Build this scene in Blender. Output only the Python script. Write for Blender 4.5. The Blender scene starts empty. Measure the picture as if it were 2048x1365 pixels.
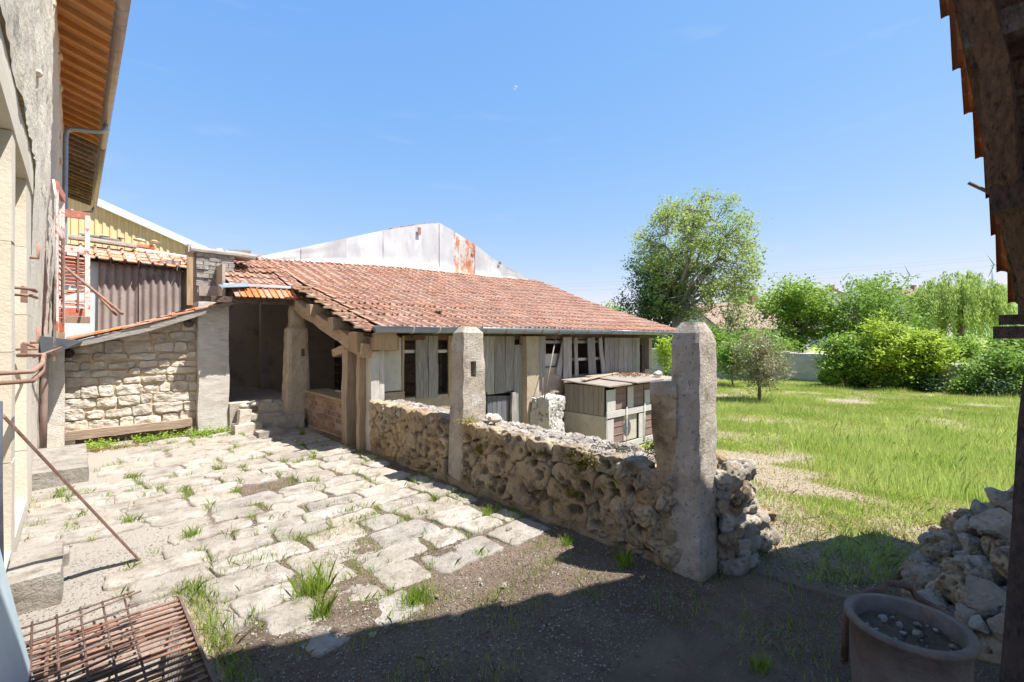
import bpy, bmesh, math, random
import numpy as np
from mathutils import Vector, Matrix, noise
random.seed(7)
rng = np.random.default_rng(7)
SC = bpy.context.scene
COL = SC.collection
# ------------------------------------------------------------------ camera
# world x runs along the barn front, world y along the house wall; the camera stands at 0,0
TH = math.atan(0.9368); FX = 933.0; CX = 1024.0; HY = 675.0; H = 1.6
cam = bpy.data.cameras.new('camera'); cam.lens = 36*FX/2048; cam.sensor_width = 36
cam.shift_y = -7.5/2048; cam.clip_start = 0.05; cam.clip_end = 6000
camo = bpy.data.objects.new('camera', cam); COL.objects.link(camo)
camo.location = (0, 0, H); camo.rotation_euler = (math.pi/2, 0, -TH); SC.camera = camo
# ------------------------------------------------------------------ light
SUN = Vector((.31, -.405, 1)).normalized()
EL = math.asin(SUN.z)
w = bpy.data.worlds.new('World'); SC.world = w; w.use_nodes = True
wn = w.node_tree; wn.nodes.clear()
sk = wn.nodes.new('ShaderNodeTexSky'); sk.sky_type = 'NISHITA'; sk.sun_disc = False
sk.sun_elevation = EL; sk.sun_rotation = math.atan2(SUN.x, SUN.y)
sk.altitude = 0; sk.air_density = 1.0; sk.dust_density = 0; sk.ozone_density = 10
bg = wn.nodes.new('ShaderNodeBackground'); bg.inputs[1].default_value = .14
wo = wn.nodes.new('ShaderNodeOutputWorld')
# thin cirrus near the horizon, part of the sky itself
wt = wn.nodes.new('ShaderNodeTexCoord'); wm = wn.nodes.new('ShaderNodeMapping'); wm.inputs['Scale'].default_value = (1.6, 1.6, 11)
wz = wn.nodes.new('ShaderNodeTexNoise'); wz.inputs['Scale'].default_value = 2.3; wz.inputs['Detail'].default_value = 7
wr = wn.nodes.new('ShaderNodeMapRange'); wr.inputs[1].default_value = .60; wr.inputs[2].default_value = .85; wr.inputs[4].default_value = .14
wx = wn.nodes.new('ShaderNodeMix'); wx.data_type = 'RGBA'; wx.inputs[7].default_value = (2.6, 2.75, 2.9, 1)
wn.links.new(wt.outputs['Generated'], wm.inputs[0]); wn.links.new(wm.outputs[0], wz.inputs['Vector'])
wn.links.new(wz.outputs['Fac'], wr.inputs[0]); wn.links.new(wr.outputs[0], wx.inputs[0])
# soft shoulder on the sky's brightness, the same in every direction
sp3 = wn.nodes.new('ShaderNodeSeparateColor'); cb3 = wn.nodes.new('ShaderNodeCombineColor'); wn.links.new(sk.outputs[0], sp3.inputs[0])
for ch, (gm, kk) in enumerate(((.92, 2.35), (.52, 1.17), (.16, 1.04))):
    a_ = wn.nodes.new('ShaderNodeMath'); a_.operation = 'MULTIPLY'; a_.inputs[1].default_value = .1; wn.links.new(sp3.outputs[ch], a_.inputs[0])
    b_ = wn.nodes.new('ShaderNodeMath'); b_.operation = 'POWER'; b_.inputs[1].default_value = gm; wn.links.new(a_.outputs[0], b_.inputs[0])
    c_ = wn.nodes.new('ShaderNodeMath'); c_.operation = 'MULTIPLY'; c_.inputs[1].default_value = kk*2.87; wn.links.new(b_.outputs[0], c_.inputs[0]); wn.links.new(c_.outputs[0], cb3.inputs[ch])
wn.links.new(cb3.outputs[0], wx.inputs[6]); wn.links.new(wx.outputs[2], bg.inputs[0]); wn.links.new(bg.outputs[0], wo.inputs[0])
sl = bpy.data.lights.new('sun', 'SUN'); sl.energy = 4.2; sl.angle = math.radians(.5); sl.color = (1, .955, .88)
so = bpy.data.objects.new('sun', sl); COL.objects.link(so); so.rotation_euler = SUN.to_track_quat('Z', 'Y').to_euler()
so.location = (3, -4, 12)
vs = SC.view_settings; vs.view_transform = 'Standard'; vs.look = 'None'; vs.gamma = 1; vs.use_curve_mapping = False
vs.exposure = 1.42
SC.render.engine = 'CYCLES'
# ------------------------------------------------------------------ pixels to positions
RX, RY, GX, GY = math.cos(TH), -math.sin(TH), math.sin(TH), math.cos(TH)
def P(px, py, Y):
    X = (px-CX)/FX*Y
    return Vector((RX*X+GX*Y, RY*X+GY*Y, H+(HY-py)/FX*Y))
def PZ(px, py, z): return P(px, py, (z-H)*FX/(HY-py))
def PV(px, py, v): return P(px, py, v/(RY*(px-CX)/FX+GY))
def PU(px, py, u): return P(px, py, u/(RX*(px-CX)/FX+GX))
def PX(px, Y, z):
    p = P(px, HY, Y); p.z = z; return p
# ------------------------------------------------------------------ materials
MATS = {}
def M(name, c1, c2, scale=6, stretch=(1, 1, 1), rough=.9, bump=.4, bs=None, spots=(), var=.22, metal=0, lo=.36, hi=.66, attr=None, dist=.02, spec=.3):
    m = bpy.data.materials.new(name); m.use_nodes = True; nt = m.node_tree; N = nt.nodes; L = nt.links
    b = N['Principled BSDF']; b.inputs['Roughness'].default_value = rough; b.inputs['Metallic'].default_value = metal
    b.inputs['Specular IOR Level'].default_value = spec
    g = N.new('ShaderNodeNewGeometry'); mp = N.new('ShaderNodeMapping'); mp.inputs['Scale'].default_value = stretch
    L.new(g.outputs['Position'], mp.inputs[0])
    def nz(sc, det=8, ro=.62, vec=mp):
        n = N.new('ShaderNodeTexNoise'); n.inputs['Scale'].default_value = sc; n.inputs['Detail'].default_value = det
        n.inputs['Roughness'].default_value = ro; L.new(vec.outputs[0], n.inputs['Vector']); return n
    def ramp(src, lo_, hi_):
        r = N.new('ShaderNodeMapRange'); r.inputs[1].default_value = lo_; r.inputs[2].default_value = hi_
        L.new(src, r.inputs[0]); return r.outputs[0]
    def mix(f, a, c):
        x = N.new('ShaderNodeMix'); x.data_type = 'RGBA'; L.new(f, x.inputs[0])
        if isinstance(a, tuple): x.inputs[6].default_value = (*a, 1)
        else: L.new(a, x.inputs[6])
        x.inputs[7].default_value = (*c, 1); return x.outputs[2]
    n0 = nz(scale); col = mix(ramp(n0.outputs['Fac'], lo, hi), c1, c2)
    for k, s in enumerate(spots):
        c, sc, a, e = s[:4]
        n = nz(sc, 6, .7); mo = N.new('ShaderNodeVectorMath'); mo.operation = 'ADD'; mo.inputs[1].default_value = (3.1*k+1, 7.7*k, 2.3)
        L.new(mp.outputs[0], mo.inputs[0]); L.new(mo.outputs[0], n.inputs['Vector'])
        f = ramp(n.outputs['Fac'], a, e)
        col = mix(f, col, c)
    if attr:
        for an, c in attr:
            at = N.new('ShaderNodeAttribute'); at.attribute_name = an
            n = nz(scale*5, 5, .7); mm = N.new('ShaderNodeMath'); mm.operation = 'MULTIPLY_ADD'
            L.new(n.outputs['Fac'], mm.inputs[0]); mm.inputs[1].default_value = .9; 
            ms = N.new('ShaderNodeMath'); ms.operation = 'SUBTRACT'; L.new(at.outputs['Fac'], ms.inputs[0]); ms.inputs[1].default_value = .45
            L.new(ms.outputs[0], mm.inputs[2]); col = mix(ramp(mm.outputs[0], .35, .65), col, c)
    if var:
        oi = N.new('ShaderNodeObjectInfo'); ad = N.new('ShaderNodeMath'); L.new(oi.outputs['Random'], ad.inputs[0]); L.new(g.outputs['Random Per Island'], ad.inputs[1])
        fr = N.new('ShaderNodeMath'); fr.operation = 'FRACT'; L.new(ad.outputs[0], fr.inputs[0])
        r = N.new('ShaderNodeMapRange'); L.new(fr.outputs[0], r.inputs[0]); r.inputs[3].default_value = 1-var; r.inputs[4].default_value = 1+var
        hs = N.new('ShaderNodeHueSaturation'); L.new(r.outputs[0], hs.inputs['Value']); L.new(col, hs.inputs['Color'])
        r2 = N.new('ShaderNodeMath'); r2.operation = 'MULTIPLY'; L.new(fr.outputs[0], r2.inputs[0]); r2.inputs[1].default_value = 7.31
        r3 = N.new('ShaderNodeMath'); r3.operation = 'FRACT'; L.new(r2.outputs[0], r3.inputs[0])
        r4 = N.new('ShaderNodeMapRange'); L.new(r3.outputs[0], r4.inputs[0]); r4.inputs[3].default_value = 1-var*1.1; r4.inputs[4].default_value = 1+var*.9
        L.new(r4.outputs[0], hs.inputs['Saturation']); col = hs.outputs[0]
    L.new(col, b.inputs['Base Color'])
    if bump:
        n = nz(bs or scale*6, 8, .7); bp = N.new('ShaderNodeBump'); bp.inputs['Strength'].default_value = bump; bp.inputs['Distance'].default_value = dist
        L.new(n.outputs['Fac'], bp.inputs['Height']); L.new(bp.outputs[0], b.inputs['Normal'])
    MATS[name] = m; return m
def LEAF(name, c1, c2, trans=.35, rough=.55):
    m = bpy.data.materials.new(name); m.use_nodes = True; nt = m.node_tree; N = nt.nodes; L = nt.links
    b = N['Principled BSDF']; b.inputs['Roughness'].default_value = rough; b.inputs['Specular IOR Level'].default_value = .35
    g = N.new('ShaderNodeNewGeometry'); x = N.new('ShaderNodeMix'); x.data_type = 'RGBA'
    n = N.new('ShaderNodeTexNoise'); n.inputs['Scale'].default_value = 1.1; L.new(g.outputs['Position'], n.inputs['Vector'])
    ad = N.new('ShaderNodeMath'); ad.operation = 'MULTIPLY_ADD'; L.new(g.outputs['Random Per Island'], ad.inputs[0]); ad.inputs[1].default_value = .6
    sb = N.new('ShaderNodeMath'); sb.operation = 'MULTIPLY_ADD'; L.new(n.outputs['Fac'], sb.inputs[0]); sb.inputs[1].default_value = 1.6; sb.inputs[2].default_value = -.6
    L.new(sb.outputs[0], ad.inputs[2]); ad.use_clamp = True
    L.new(ad.outputs[0], x.inputs[0]); x.inputs[6].default_value = (*c1, 1); x.inputs[7].default_value = (*c2, 1)
    L.new(x.outputs[2], b.inputs['Base Color'])
    t = N.new('ShaderNodeBsdfTranslucent'); L.new(x.outputs[2], t.inputs[0]); ms = N.new('ShaderNodeMixShader'); ms.inputs[0].default_value = trans
    L.new(b.outputs[0], ms.inputs[1]); L.new(t.outputs[0], ms.inputs[2]); L.new(ms.outputs[0], N['Material Output'].inputs[0])
    MATS[name] = m; return m
M('paving', (.285, .25, .21), (.385, .35, .31), 3.0, bump=1, bs=24, spots=[((.185, .155, .125), 6, .50, .68), ((.42, .40, .37), 4, .57, .70), ((.12, .10, .08), 34, .58, .70)], var=.13, dist=.025)
M('soil', (.125, .09, .06), (.20, .15, .11), 2.2, bump=1, bs=45, spots=[((.34, .30, .25), 60, .60, .70), ((.10, .08, .06), 14, .56, .7), ((.50, .47, .43), 90, .66, .72)], var=0, attr=[('gravel', (.37, .33, .285)), ('moss', (.17, .18, .06))], dist=.03)
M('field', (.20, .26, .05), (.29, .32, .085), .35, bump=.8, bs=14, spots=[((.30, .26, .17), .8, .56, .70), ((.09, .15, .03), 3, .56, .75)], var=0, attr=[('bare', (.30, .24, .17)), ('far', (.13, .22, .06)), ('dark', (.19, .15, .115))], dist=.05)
M('hillmat', (.16, .24, .09), (.22, .26, .12), .006, bump=0, spots=[((.24, .17, .13), .004, .55, .57)], var=0)
M('limestone', (.40, .34, .27), (.52, .47, .40), 5, bump=.8, bs=30, spots=[((.42, .33, .22), 4, .56, .72), ((.68, .66, .62), 9, .56, .7), ((.33, .29, .25), 25, .62, .74)], var=.16)
M('mortar', (.50, .38, .24), (.58, .46, .32), 9, bump=.9, bs=60, var=0)
M('tufa', (.33, .24, .145), (.46, .36, .235), 5, bump=1, bs=38, spots=[((.15, .11, .07), 5, .50, .66), ((.60, .53, .43), 5, .58, .75), ((.14, .10, .065), 24, .58, .68)], var=.14, dist=.03)
M('tufa_white', (.32, .27, .205), (.46, .41, .34), 6, bump=1, bs=38, spots=[((.30, .27, .23), 20, .54, .64), ((.42, .36, .29), 5, .6, .75)], var=.14, dist=.03)
M('tufa_top', (.30, .26, .22), (.41, .37, .33), 9, bump=1, bs=40, spots=[((.30, .25, .22), 20, .55, .68), ((.50, .36, .30), 6, .58, .72)], var=.2, dist=.03)
M('tufa_bright', (.46, .44, .40), (.56, .54, .51), 6, bump=1, bs=38, spots=[((.28, .25, .21), 16, .58, .68)], var=0, dist=.03)
M('wire', (.20, .22, .26), (.22, .24, .28), 1, bump=0, var=0)
M('moss', (.16, .14, .02), (.34, .26, .03), 14, bump=1, bs=70, var=.1)
M('pillar_shadow', (.055, .05, .03), (.12, .11, .07), 20, bump=1, bs=70, var=.1)  # dark colour for the shadow painted on the wall top
M('pillar', (.36, .305, .24), (.47, .42, .36), 4, bump=1, bs=50, spots=[((.22, .175, .13), 6, .53, .70), ((.52, .50, .47), 5, .58, .7), ((.09, .075, .06), 34, .58, .68), ((.34, .24, .07), 16, .66, .72)], var=.06)
M('pillar_warm', (.38, .31, .23), (.46, .39, .30), 4, bump=.7, bs=45, spots=[((.26, .21, .16), 12, .56, .7)], var=.06)
M('house_plaster', (.55, .49, .40), (.66, .61, .53), 2.2, bump=1, bs=22, spots=[((.42, .37, .31), 8, .57, .68), ((.52, .42, .30), 3, .60, .74)], var=0, dist=.03)
M('ashlar', (.50, .445, .355), (.58, .53, .45), 1.6, bump=.35, bs=40, spots=[((.56, .44, .29), 1.5, .55, .78), ((.42, .36, .29), 30, .64, .74)], var=.07)
M('ochre_stone', (.45, .36, .25), (.58, .50, .40), 9, bump=.8, var=.2)
M('lichen_pier', (.54, .50, .43), (.62, .58, .52), 8, bump=.8, bs=50, spots=[((.50, .29, .06), 13, .58, .68), ((.33, .30, .27), 26, .6, .7)], var=0)
M('pier', (.46, .42, .38), (.58, .55, .51), 5, stretch=(1, 1, 3), bump=.7, bs=30, spots=[((.36, .32, .28), 4, .54, .7), ((.64, .62, .60), 9, .58, .7)], var=0)
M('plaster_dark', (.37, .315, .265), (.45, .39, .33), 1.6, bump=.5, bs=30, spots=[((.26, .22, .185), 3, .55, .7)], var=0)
M('rough_render', (.36, .28, .205), (.46, .38, .30), 8, bump=1, bs=40, spots=[((.34, .28, .22), 14, .58, .68)], var=0, dist=.03)
M('white_panel', (.40, .375, .335), (.49, .465, .43), 5, stretch=(3, 3, 1), bump=.5, spots=[((.38, .35, .31), 9, .58, .72)], var=.05)
M('tile', (.32, .165, .115), (.40, .235, .17), 2.2, bump=.7, bs=60, spots=[((.45, .34, .265), 16, .52, .68), ((.19, .11, .08), 3, .54, .72), ((.13, .09, .06), 24, .62, .72), ((.62, .38, .05), 2.4, .735, .745)], var=.11, rough=.85)
M('tile_red', (.40, .155, .075), (.48, .215, .11), 8, bump=.4, bs=60, spots=[((.58, .40, .30), 20, .56, .70), ((.30, .14, .09), 12, .6, .7)], var=.22, rough=.85)
M('tile_lichen', (.46, .20, .11), (.56, .33, .22), 12, bump=.6, bs=60, spots=[((.60, .50, .43), 18, .5, .62), ((.62, .38, .05), 5, .60, .66), ((.28, .17, .12), 12, .6, .7)], var=.25, rough=.85)
M('wood_grey', (.21, .19, .175), (.34, .32, .30), 3, stretch=(11, 11, .9), bump=.7, bs=7, spots=[((.17, .15, .135), 4, .55, .72), ((.53, .51, .49), 3, .58, .74)], var=.22)
M('wood_grey_y', (.26, .235, .21), (.37, .34, .31), 3, stretch=(2, 2, 11), bump=.7, bs=7, spots=[((.15, .13, .115), 4, .55, .72)], var=.15)
M('wood_warm', (.30, .21, .135), (.42, .31, .205), 3, stretch=(11, 11, .9), bump=.7, bs=7, spots=[((.19, .13, .085), 4, .56, .72)], var=.15)
M('wood_warm_y', (.28, .195, .125), (.40, .295, .20), 3, stretch=(9, 1.2, 9), bump=.7, bs=7, spots=[((.16, .11, .075), 4, .56, .72)], var=.15)
M('wood_dark', (.085, .06, .048), (.16, .115, .09), 5, stretch=(3, 7, 3), bump=1, bs=9, spots=[((.22, .155, .115), 6, .57, .70), ((.035, .027, .023), 5, .53, .66)], var=.35, dist=.04)
M('wood_blue', (.10, .10, .115), (.155, .155, .17), 4, stretch=(9, 9, 1), bump=.5, var=.12)
M('sill_beam', (.30, .215, .16), (.40, .30, .23), 3, stretch=(1, 9, 12), bump=.9, bs=7, spots=[((.16, .11, .08), 4, .57, .7)], var=0)
M('soffit_new', (.48, .245, .085), (.58, .32, .125), 2, stretch=(2, 9, 2), bump=.15, var=.10, rough=.6)
M('rafter_new', (.44, .205, .065), (.53, .27, .095), 2, stretch=(2, 9, 2), bump=.15, var=.06, rough=.6)
M('soffit_old', (.19, .125, .085), (.28, .20, .14), 5, bump=.6, spots=[((.46, .40, .34), 9, .57, .64)], var=.3)
M('zinc', (.20, .245, .30), (.28, .325, .385), 4, bump=.12, bs=12, metal=.3, rough=.36, spots=[((.28, .29, .32), 7, .56, .7)], var=.05, spec=.5)
M('zinc_brown', (.27, .225, .205), (.36, .31, .285), 4, bump=.1, metal=.55, rough=.4, var=.04, spec=.5)
M('zinc_pale', (.46, .465, .485), (.56, .565, .58), 1.6, stretch=(1, 1, .35), bump=.2, bs=5, metal=.25, rough=.5, spots=[((.40, .41, .44), 2.2, .50, .66), ((.36, .33, .31), 9, .62, .75)], var=.09, spec=.5)
M('sheet_rust', (.50, .46, .43), (.54, .51, .49), 4, stretch=(1, 1, .5), bump=.3, rough=.75, spots=[((.40, .16, .08), 3.5, .44, .56), ((.27, .10, .05), 12, .52, .66), ((.5, .46, .43), 20, .6, .7)], var=0)
M('rust', (.23, .125, .09), (.33, .195, .15), 14, bump=.5, rough=.8, spots=[((.17, .08, .055), 20, .55, .7)], var=.12, metal=.1)
M('rust_dark', (.115, .07, .055), (.20, .12, .09), 14, bump=.5, rough=.75, var=.15, metal=.15)
M('red_paint', (.40, .115, .07), (.48, .165, .105), 5, bump=.4, rough=.6, spots=[((.52, .40, .34), 12, .60, .66), ((.24, .08, .05), 16, .6, .7)], var=.10)
M('peeling', (.58, .50, .45), (.66, .61, .57), 6, bump=.5, rough=.7, spots=[((.45, .16, .11), 7, .54, .60)], var=.08)
M('brown_pipe', (.22, .15, .125), (.28, .20, .17), 6, bump=.15, rough=.5, var=.04)
M('fibre', (.27, .21, .19), (.36, .30, .28), 3, stretch=(1, 1, .5), bump=.5, bs=40, spots=[((.55, .51, .48), 14, .63, .68), ((.15, .115, .11), 5, .56, .7)], var=.08)
M('yellow_clad', (.68, .50, .27), (.73, .56, .33), .8, bump=0, rough=.5, var=0)
M('pale_trim', (.60, .64, .68), (.66, .70, .74), 1, bump=0, rough=.45, metal=.2, var=0)
M('soot_brick', (.23, .205, .19), (.36, .33, .31), 10, bump=.9, bs=40, spots=[((.11, .095, .09), 8, .54, .66), ((.50, .47, .45), 16, .6, .72)], var=.30)
M('slab_grey', (.38, .355, .33), (.48, .455, .43), 8, bump=.8, bs=40, spots=[((.24, .22, .20), 12, .56, .7)], var=.12)
M('brick_dull', (.24, .15, .11), (.32, .225, .17), 9, bump=.8, bs=40, spots=[((.42, .33, .26), 14, .58, .7)], var=.25)
M('concrete_green', (.37, .335, .26), (.45, .41, .33), 4, bump=.4, bs=40, spots=[((.30, .275, .22), 3, .55, .7)], var=.05)
M('hutch_wood', (.235, .20, .17), (.33, .285, .245), 3, stretch=(10, 10, .7), bump=.6, bs=7, spots=[((.15, .125, .105), 4, .55, .7)], var=.1)
M('white_paint', (.42, .395, .365), (.47, .45, .42), 6, stretch=(3, 3, 1), bump=.4, bs=20, spots=[((.45, .40, .36), 9, .62, .74)], var=.07, rough=.7)
M('hutch_mesh', (.20, .135, .115), (.26, .18, .155), 9, stretch=(1, 1, 5), bump=.5, bs=90, var=.08)
M('roof_board', (.24, .20, .17), (.33, .29, .255), 5, stretch=(1, 7, 1), bump=.6, spots=[((.26, .21, .18), 6, .57, .7)], var=.12)
M('blue_sheet', (.37, .47, .52), (.44, .53, .57), 3, bump=.1, rough=.5, metal=.2, var=0)
M('pale_blue', (.53, .60, .63), (.60, .66, .69), 3, bump=.1, rough=.55, var=0)
M('black_pipe', (.06, .065, .08), (.10, .10, .12), 8, bump=.2, rough=.5, var=0)
M('bark', (.13, .105, .08), (.22, .185, .15), 8, stretch=(3, 3, .7), bump=.9, var=.1)
M('bark_grey', (.20, .175, .15), (.29, .26, .23), 8, stretch=(3, 3, .7), bump=.9, var=.1)
M('garden_wall', (.40, .375, .355), (.50, .475, .45), 2, stretch=(1, 1, 2.5), bump=.4, spots=[((.29, .27, .26), 2.5, .55, .7)], var=.08)
M('road', (.30, .29, .30), (.36, .35, .355), 3, bump=.3, var=0)
M('render_white', (.62, .58, .53), (.70, .67, .63), 1, bump=.1, var=0)
M('roof_far', (.20, .13, .10), (.28, .19, .15), 3, stretch=(1, 1, 6), bump=.6, var=.12)
M('roof_far_red', (.46, .22, .13), (.54, .29, .19), 3, stretch=(1, 1, 6), bump=.6, var=.12)
M('glass_dark', (.035, .04, .05), (.05, .055, .065), 2, bump=0, rough=.12, var=0, spec=.6)
M('turbine', (.42, .46, .52), (.45, .49, .55), 1, bump=0, rough=.5, var=0)
M('tub', (.13, .105, .09), (.20, .165, .14), 9, bump=.6, spots=[((.25, .15, .10), 8, .56, .66)], var=0, rough=.7)
M('stem', (.20, .18, .08), (.28, .26, .12), 9, bump=0, var=.1)
M('moonmat', (.9, .88, .86), (.9, .88, .86), 1, bump=0, var=0)
LEAF('leaf_ash', (.17, .26, .06), (.40, .46, .14), .5)
LEAF('leaf_ash_dark', (.05, .12, .05), (.12, .21, .08), .35)
LEAF('leaf_maple', (.13, .25, .025), (.32, .45, .07), .45)
LEAF('leaf_elder', (.22, .34, .025), (.46, .56, .07), .5)
LEAF('leaf_willow', (.28, .40, .09), (.46, .55, .16), .5)
LEAF('leaf_dark', (.03, .07, .018), (.07, .13, .03), .25)
LEAF('leaf_photinia', (.12, .20, .045), (.33, .25, .13), .35)
LEAF('blossom', (.55, .52, .45), (.68, .64, .58), .3)
LEAF('leaf_hedge', (.11, .22, .025), (.25, .37, .06), .42)
LEAF('grass', (.22, .36, .035), (.44, .52, .11), .5)
LEAF('grass_tall', (.33, .45, .08), (.58, .62, .20), .5)
LEAF('grass_dry', (.36, .28, .14), (.48, .40, .22), .35)
LEAF('weed', (.15, .26, .02), (.32, .42, .06), .4)
LEAF('red_weed', (.20, .10, .06), (.33, .20, .10), .3)
# ------------------------------------------------------------------ mesh helpers
ORI = {}
class MB:
    def __init__(s): s.v = []; s.f = []
    def add(s, vs, fs):
        o = len(s.v); s.v += [tuple(x) for x in vs]; s.f += [tuple(o+i for i in f) for f in fs]; return s
    def hexa(s, q):   # 4 bottom, 4 top
        return s.add(q, [(3, 2, 1, 0), (4, 5, 6, 7), (0, 1, 5, 4), (1, 2, 6, 5), (2, 3, 7, 6), (3, 0, 4, 7)])
    def box(s, a, b):
        (x0, y0, z0), (x1, y1, z1) = a, b
        return s.hexa([(x0, y0, z0), (x1, y0, z0), (x1, y1, z0), (x0, y1, z0), (x0, y0, z1), (x1, y0, z1), (x1, y1, z1), (x0, y1, z1)])
    def tube(s, pts, rad, n=8, cap=True):
        pts = [Vector(p) for p in pts]; rings = []
        if not isinstance(rad, (list, tuple)): rad = [rad]*len(pts)
        up = Vector((0, 0, 1)); a = None
        for i, p in enumerate(pts):
            d = (pts[min(i+1, len(pts)-1)]-pts[max(i-1, 0)]).normalized()
            if a is None: a = d.cross(up if abs(d.z) < .9 else Vector((1, 0, 0))).normalized()
            else: a = (a-d*a.dot(d)).normalized()
            b = d.cross(a); rings.append([p+(a*math.cos(t)+b*math.sin(t))*rad[i] for t in [2*math.pi*k/n for k in range(n)]])
        vs = [q for r in rings for q in r]; fs = []
        for i in range(len(pts)-1):
            for k in range(n): fs.append((i*n+k, i*n+(k+1) % n, (i+1)*n+(k+1) % n, (i+1)*n+k))
        if cap: fs += [tuple(range(n-1, -1, -1)), tuple(range((len(pts)-1)*n, len(pts)*n))]
        return s.add(vs, fs)
    def beam(s, p0, p1, w, h, up=(0, 0, 1), seg=5, jit=.006, w1=None, h1=None, sd=0):
        p0, p1 = Vector(p0), Vector(p1); d = (p1-p0).normalized(); up = Vector(up)
        a = d.cross(up).normalized(); b = a.cross(d); w1 = w1 or w; h1 = h1 or h; vs = []
        for i in range(seg+1):
            t = i/seg; c = p0.lerp(p1, t); ww = w+(w1-w)*t; hh = h+(h1-h)*t
            c = c + a*jit*1.5*noise.noise(c*1.7+Vector((sd, 0, 5))) + b*jit*1.5*noise.noise(c*1.7+Vector((9, sd, 5)))
            for sx, sy in ((-1, -1), (0, -1.0), (1, -1), (1, 0), (1, 1), (0, 1), (-1, 1), (-1, 0)):
                q = c+a*sx*ww/2+b*sy*hh/2
                k = .97 if sx and sy else 1.0
                q = c+(q-c)*k
                q += a*jit*noise.noise(q*5.3+Vector((sd, 1, 2)))+b*jit*noise.noise(q*4.7+Vector((3, sd, 2)))
                vs.append(q)
        fs = []
        for i in range(seg):
            for k in range(8): fs.append((i*8+k, i*8+(k+1) % 8, (i+1)*8+(k+1) % 8, (i+1)*8+k))
        fs += [tuple(range(7, -1, -1)), tuple(range(seg*8, seg*8+8))]
        return s.add(vs, fs)
    def mesh(s, name='m', mat=None, smooth=False):
        me = bpy.data.meshes.new(name); me.from_pydata(s.v, [], s.f); me.update()
        bm = bmesh.new(); bm.from_mesh(me); bmesh.ops.recalc_face_normals(bm, faces=bm.faces); bm.to_mesh(me); bm.free()
        if smooth: me.polygons.foreach_set('use_smooth', [True]*len(me.polygons))
        if mat: me.materials.append(MATS[mat])
        return me
    def obj(s, name, mat, parent=None, smooth=False):
        return link(name, s.mesh(name, mat, smooth), parent)
def link(name, me, parent=None, mw=None):
    o = bpy.data.objects.new(name, me); COL.objects.link(o)
    if parent is not None:
        o.parent = parent
        o.matrix_parent_inverse = Matrix.Translation(-ORI.get(parent.name, Vector((0, 0, 0))))
    if mw is not None: o.matrix_local = mw
    return o
def put(o, mw):
    l, r, sc = mw.decompose(); o.location = l; o.rotation_mode = 'QUATERNION'; o.rotation_quaternion = r; o.scale = sc; return o
def tag(o, label=None, cat=None, group=None, kind=None):
    if label: o['label'] = label
    if cat: o['category'] = cat
    if group: o['group'] = group
    if kind: o['kind'] = kind
    return o
def thing(name, label, cat, loc, group=None):
    o = bpy.data.objects.new(name, None); COL.objects.link(o); o.location = loc; o.empty_display_size = .1
    ORI[o.name] = Vector(loc); return tag(o, label, cat, group)
def npmesh(name, V, nv, mat, smooth=False):
    """V: (n*nv,3) verts, each consecutive nv verts is one face"""
    me = bpy.data.meshes.new(name); n = len(V)//nv
    me.vertices.add(len(V)); me.vertices.foreach_set('co', np.asarray(V, dtype=np.float32).ravel())
    me.loops.add(len(V)); me.loops.foreach_set('vertex_index', np.arange(len(V), dtype=np.int32))
    me.polygons.add(n); me.polygons.foreach_set('loop_start', np.arange(0, len(V), nv, dtype=np.int32))
    me.polygons.foreach_set('loop_total', np.full(n, nv, dtype=np.int32))
    me.update(calc_edges=True); me.materials.append(MATS[mat]); return me
def grid(fn, us, vs_):
    mb = MB(); n = len(vs_)
    mb.v = [tuple(fn(u, v)) for u in us for v in vs_]
    mb.f = [(i*n+j, (i+1)*n+j, (i+1)*n+j+1, i*n+j+1) for i in range(len(us)-1) for j in range(n-1)]
    return mb
def lin(a, b, n): return [a+(b-a)*i/(n-1) for i in range(n)]
def sm(a, b, x):
    t = min(1, max(0, (x-a)/(b-a))); return t*t*(3-2*t)
def fbm(p, s=1.0, o=4): return noise.fractal(Vector(p)*s, 1.0, 2.0, o)
# stones -----------------------------------------------------------
def clip(poly, px, py, nx, ny):
    out = []
    for i in range(len(poly)):
        a, b = poly[i], poly[(i+1) % len(poly)]
        da = (a[0]-px)*nx+(a[1]-py)*ny; db = (b[0]-px)*nx+(b[1]-py)*ny
        if da <= 0: out.append(a)
        if da*db < 0:
            t = da/(da-db); out.append((a[0]+(b[0]-a[0])*t, a[1]+(b[1]-a[1])*t))
    return out
def voronoi(x0, x1, y0, y1, seeds, gap=.012):
    res = []
    for i, s in enumerate(seeds):
        p = [(x0, y0), (x1, y0), (x1, y1), (x0, y1)]
        for j, q in enumerate(seeds):
            if i == j: continue
            dx, dy = q[0]-s[0], q[1]-s[1]; l = math.hypot(dx, dy)
            if l > 1.6: continue
            p = clip(p, (s[0]+q[0])/2-dx/l*gap, (s[1]+q[1])/2-dy/l*gap, dx/l, dy/l)
            if len(p) < 3: break
        if len(p) >= 3: res.append(p)
    return res
def area(p): return abs(sum(p[i][0]*p[(i+1) % len(p)][1]-p[(i+1) % len(p)][0]*p[i][1] for i in range(len(p))))/2
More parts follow.
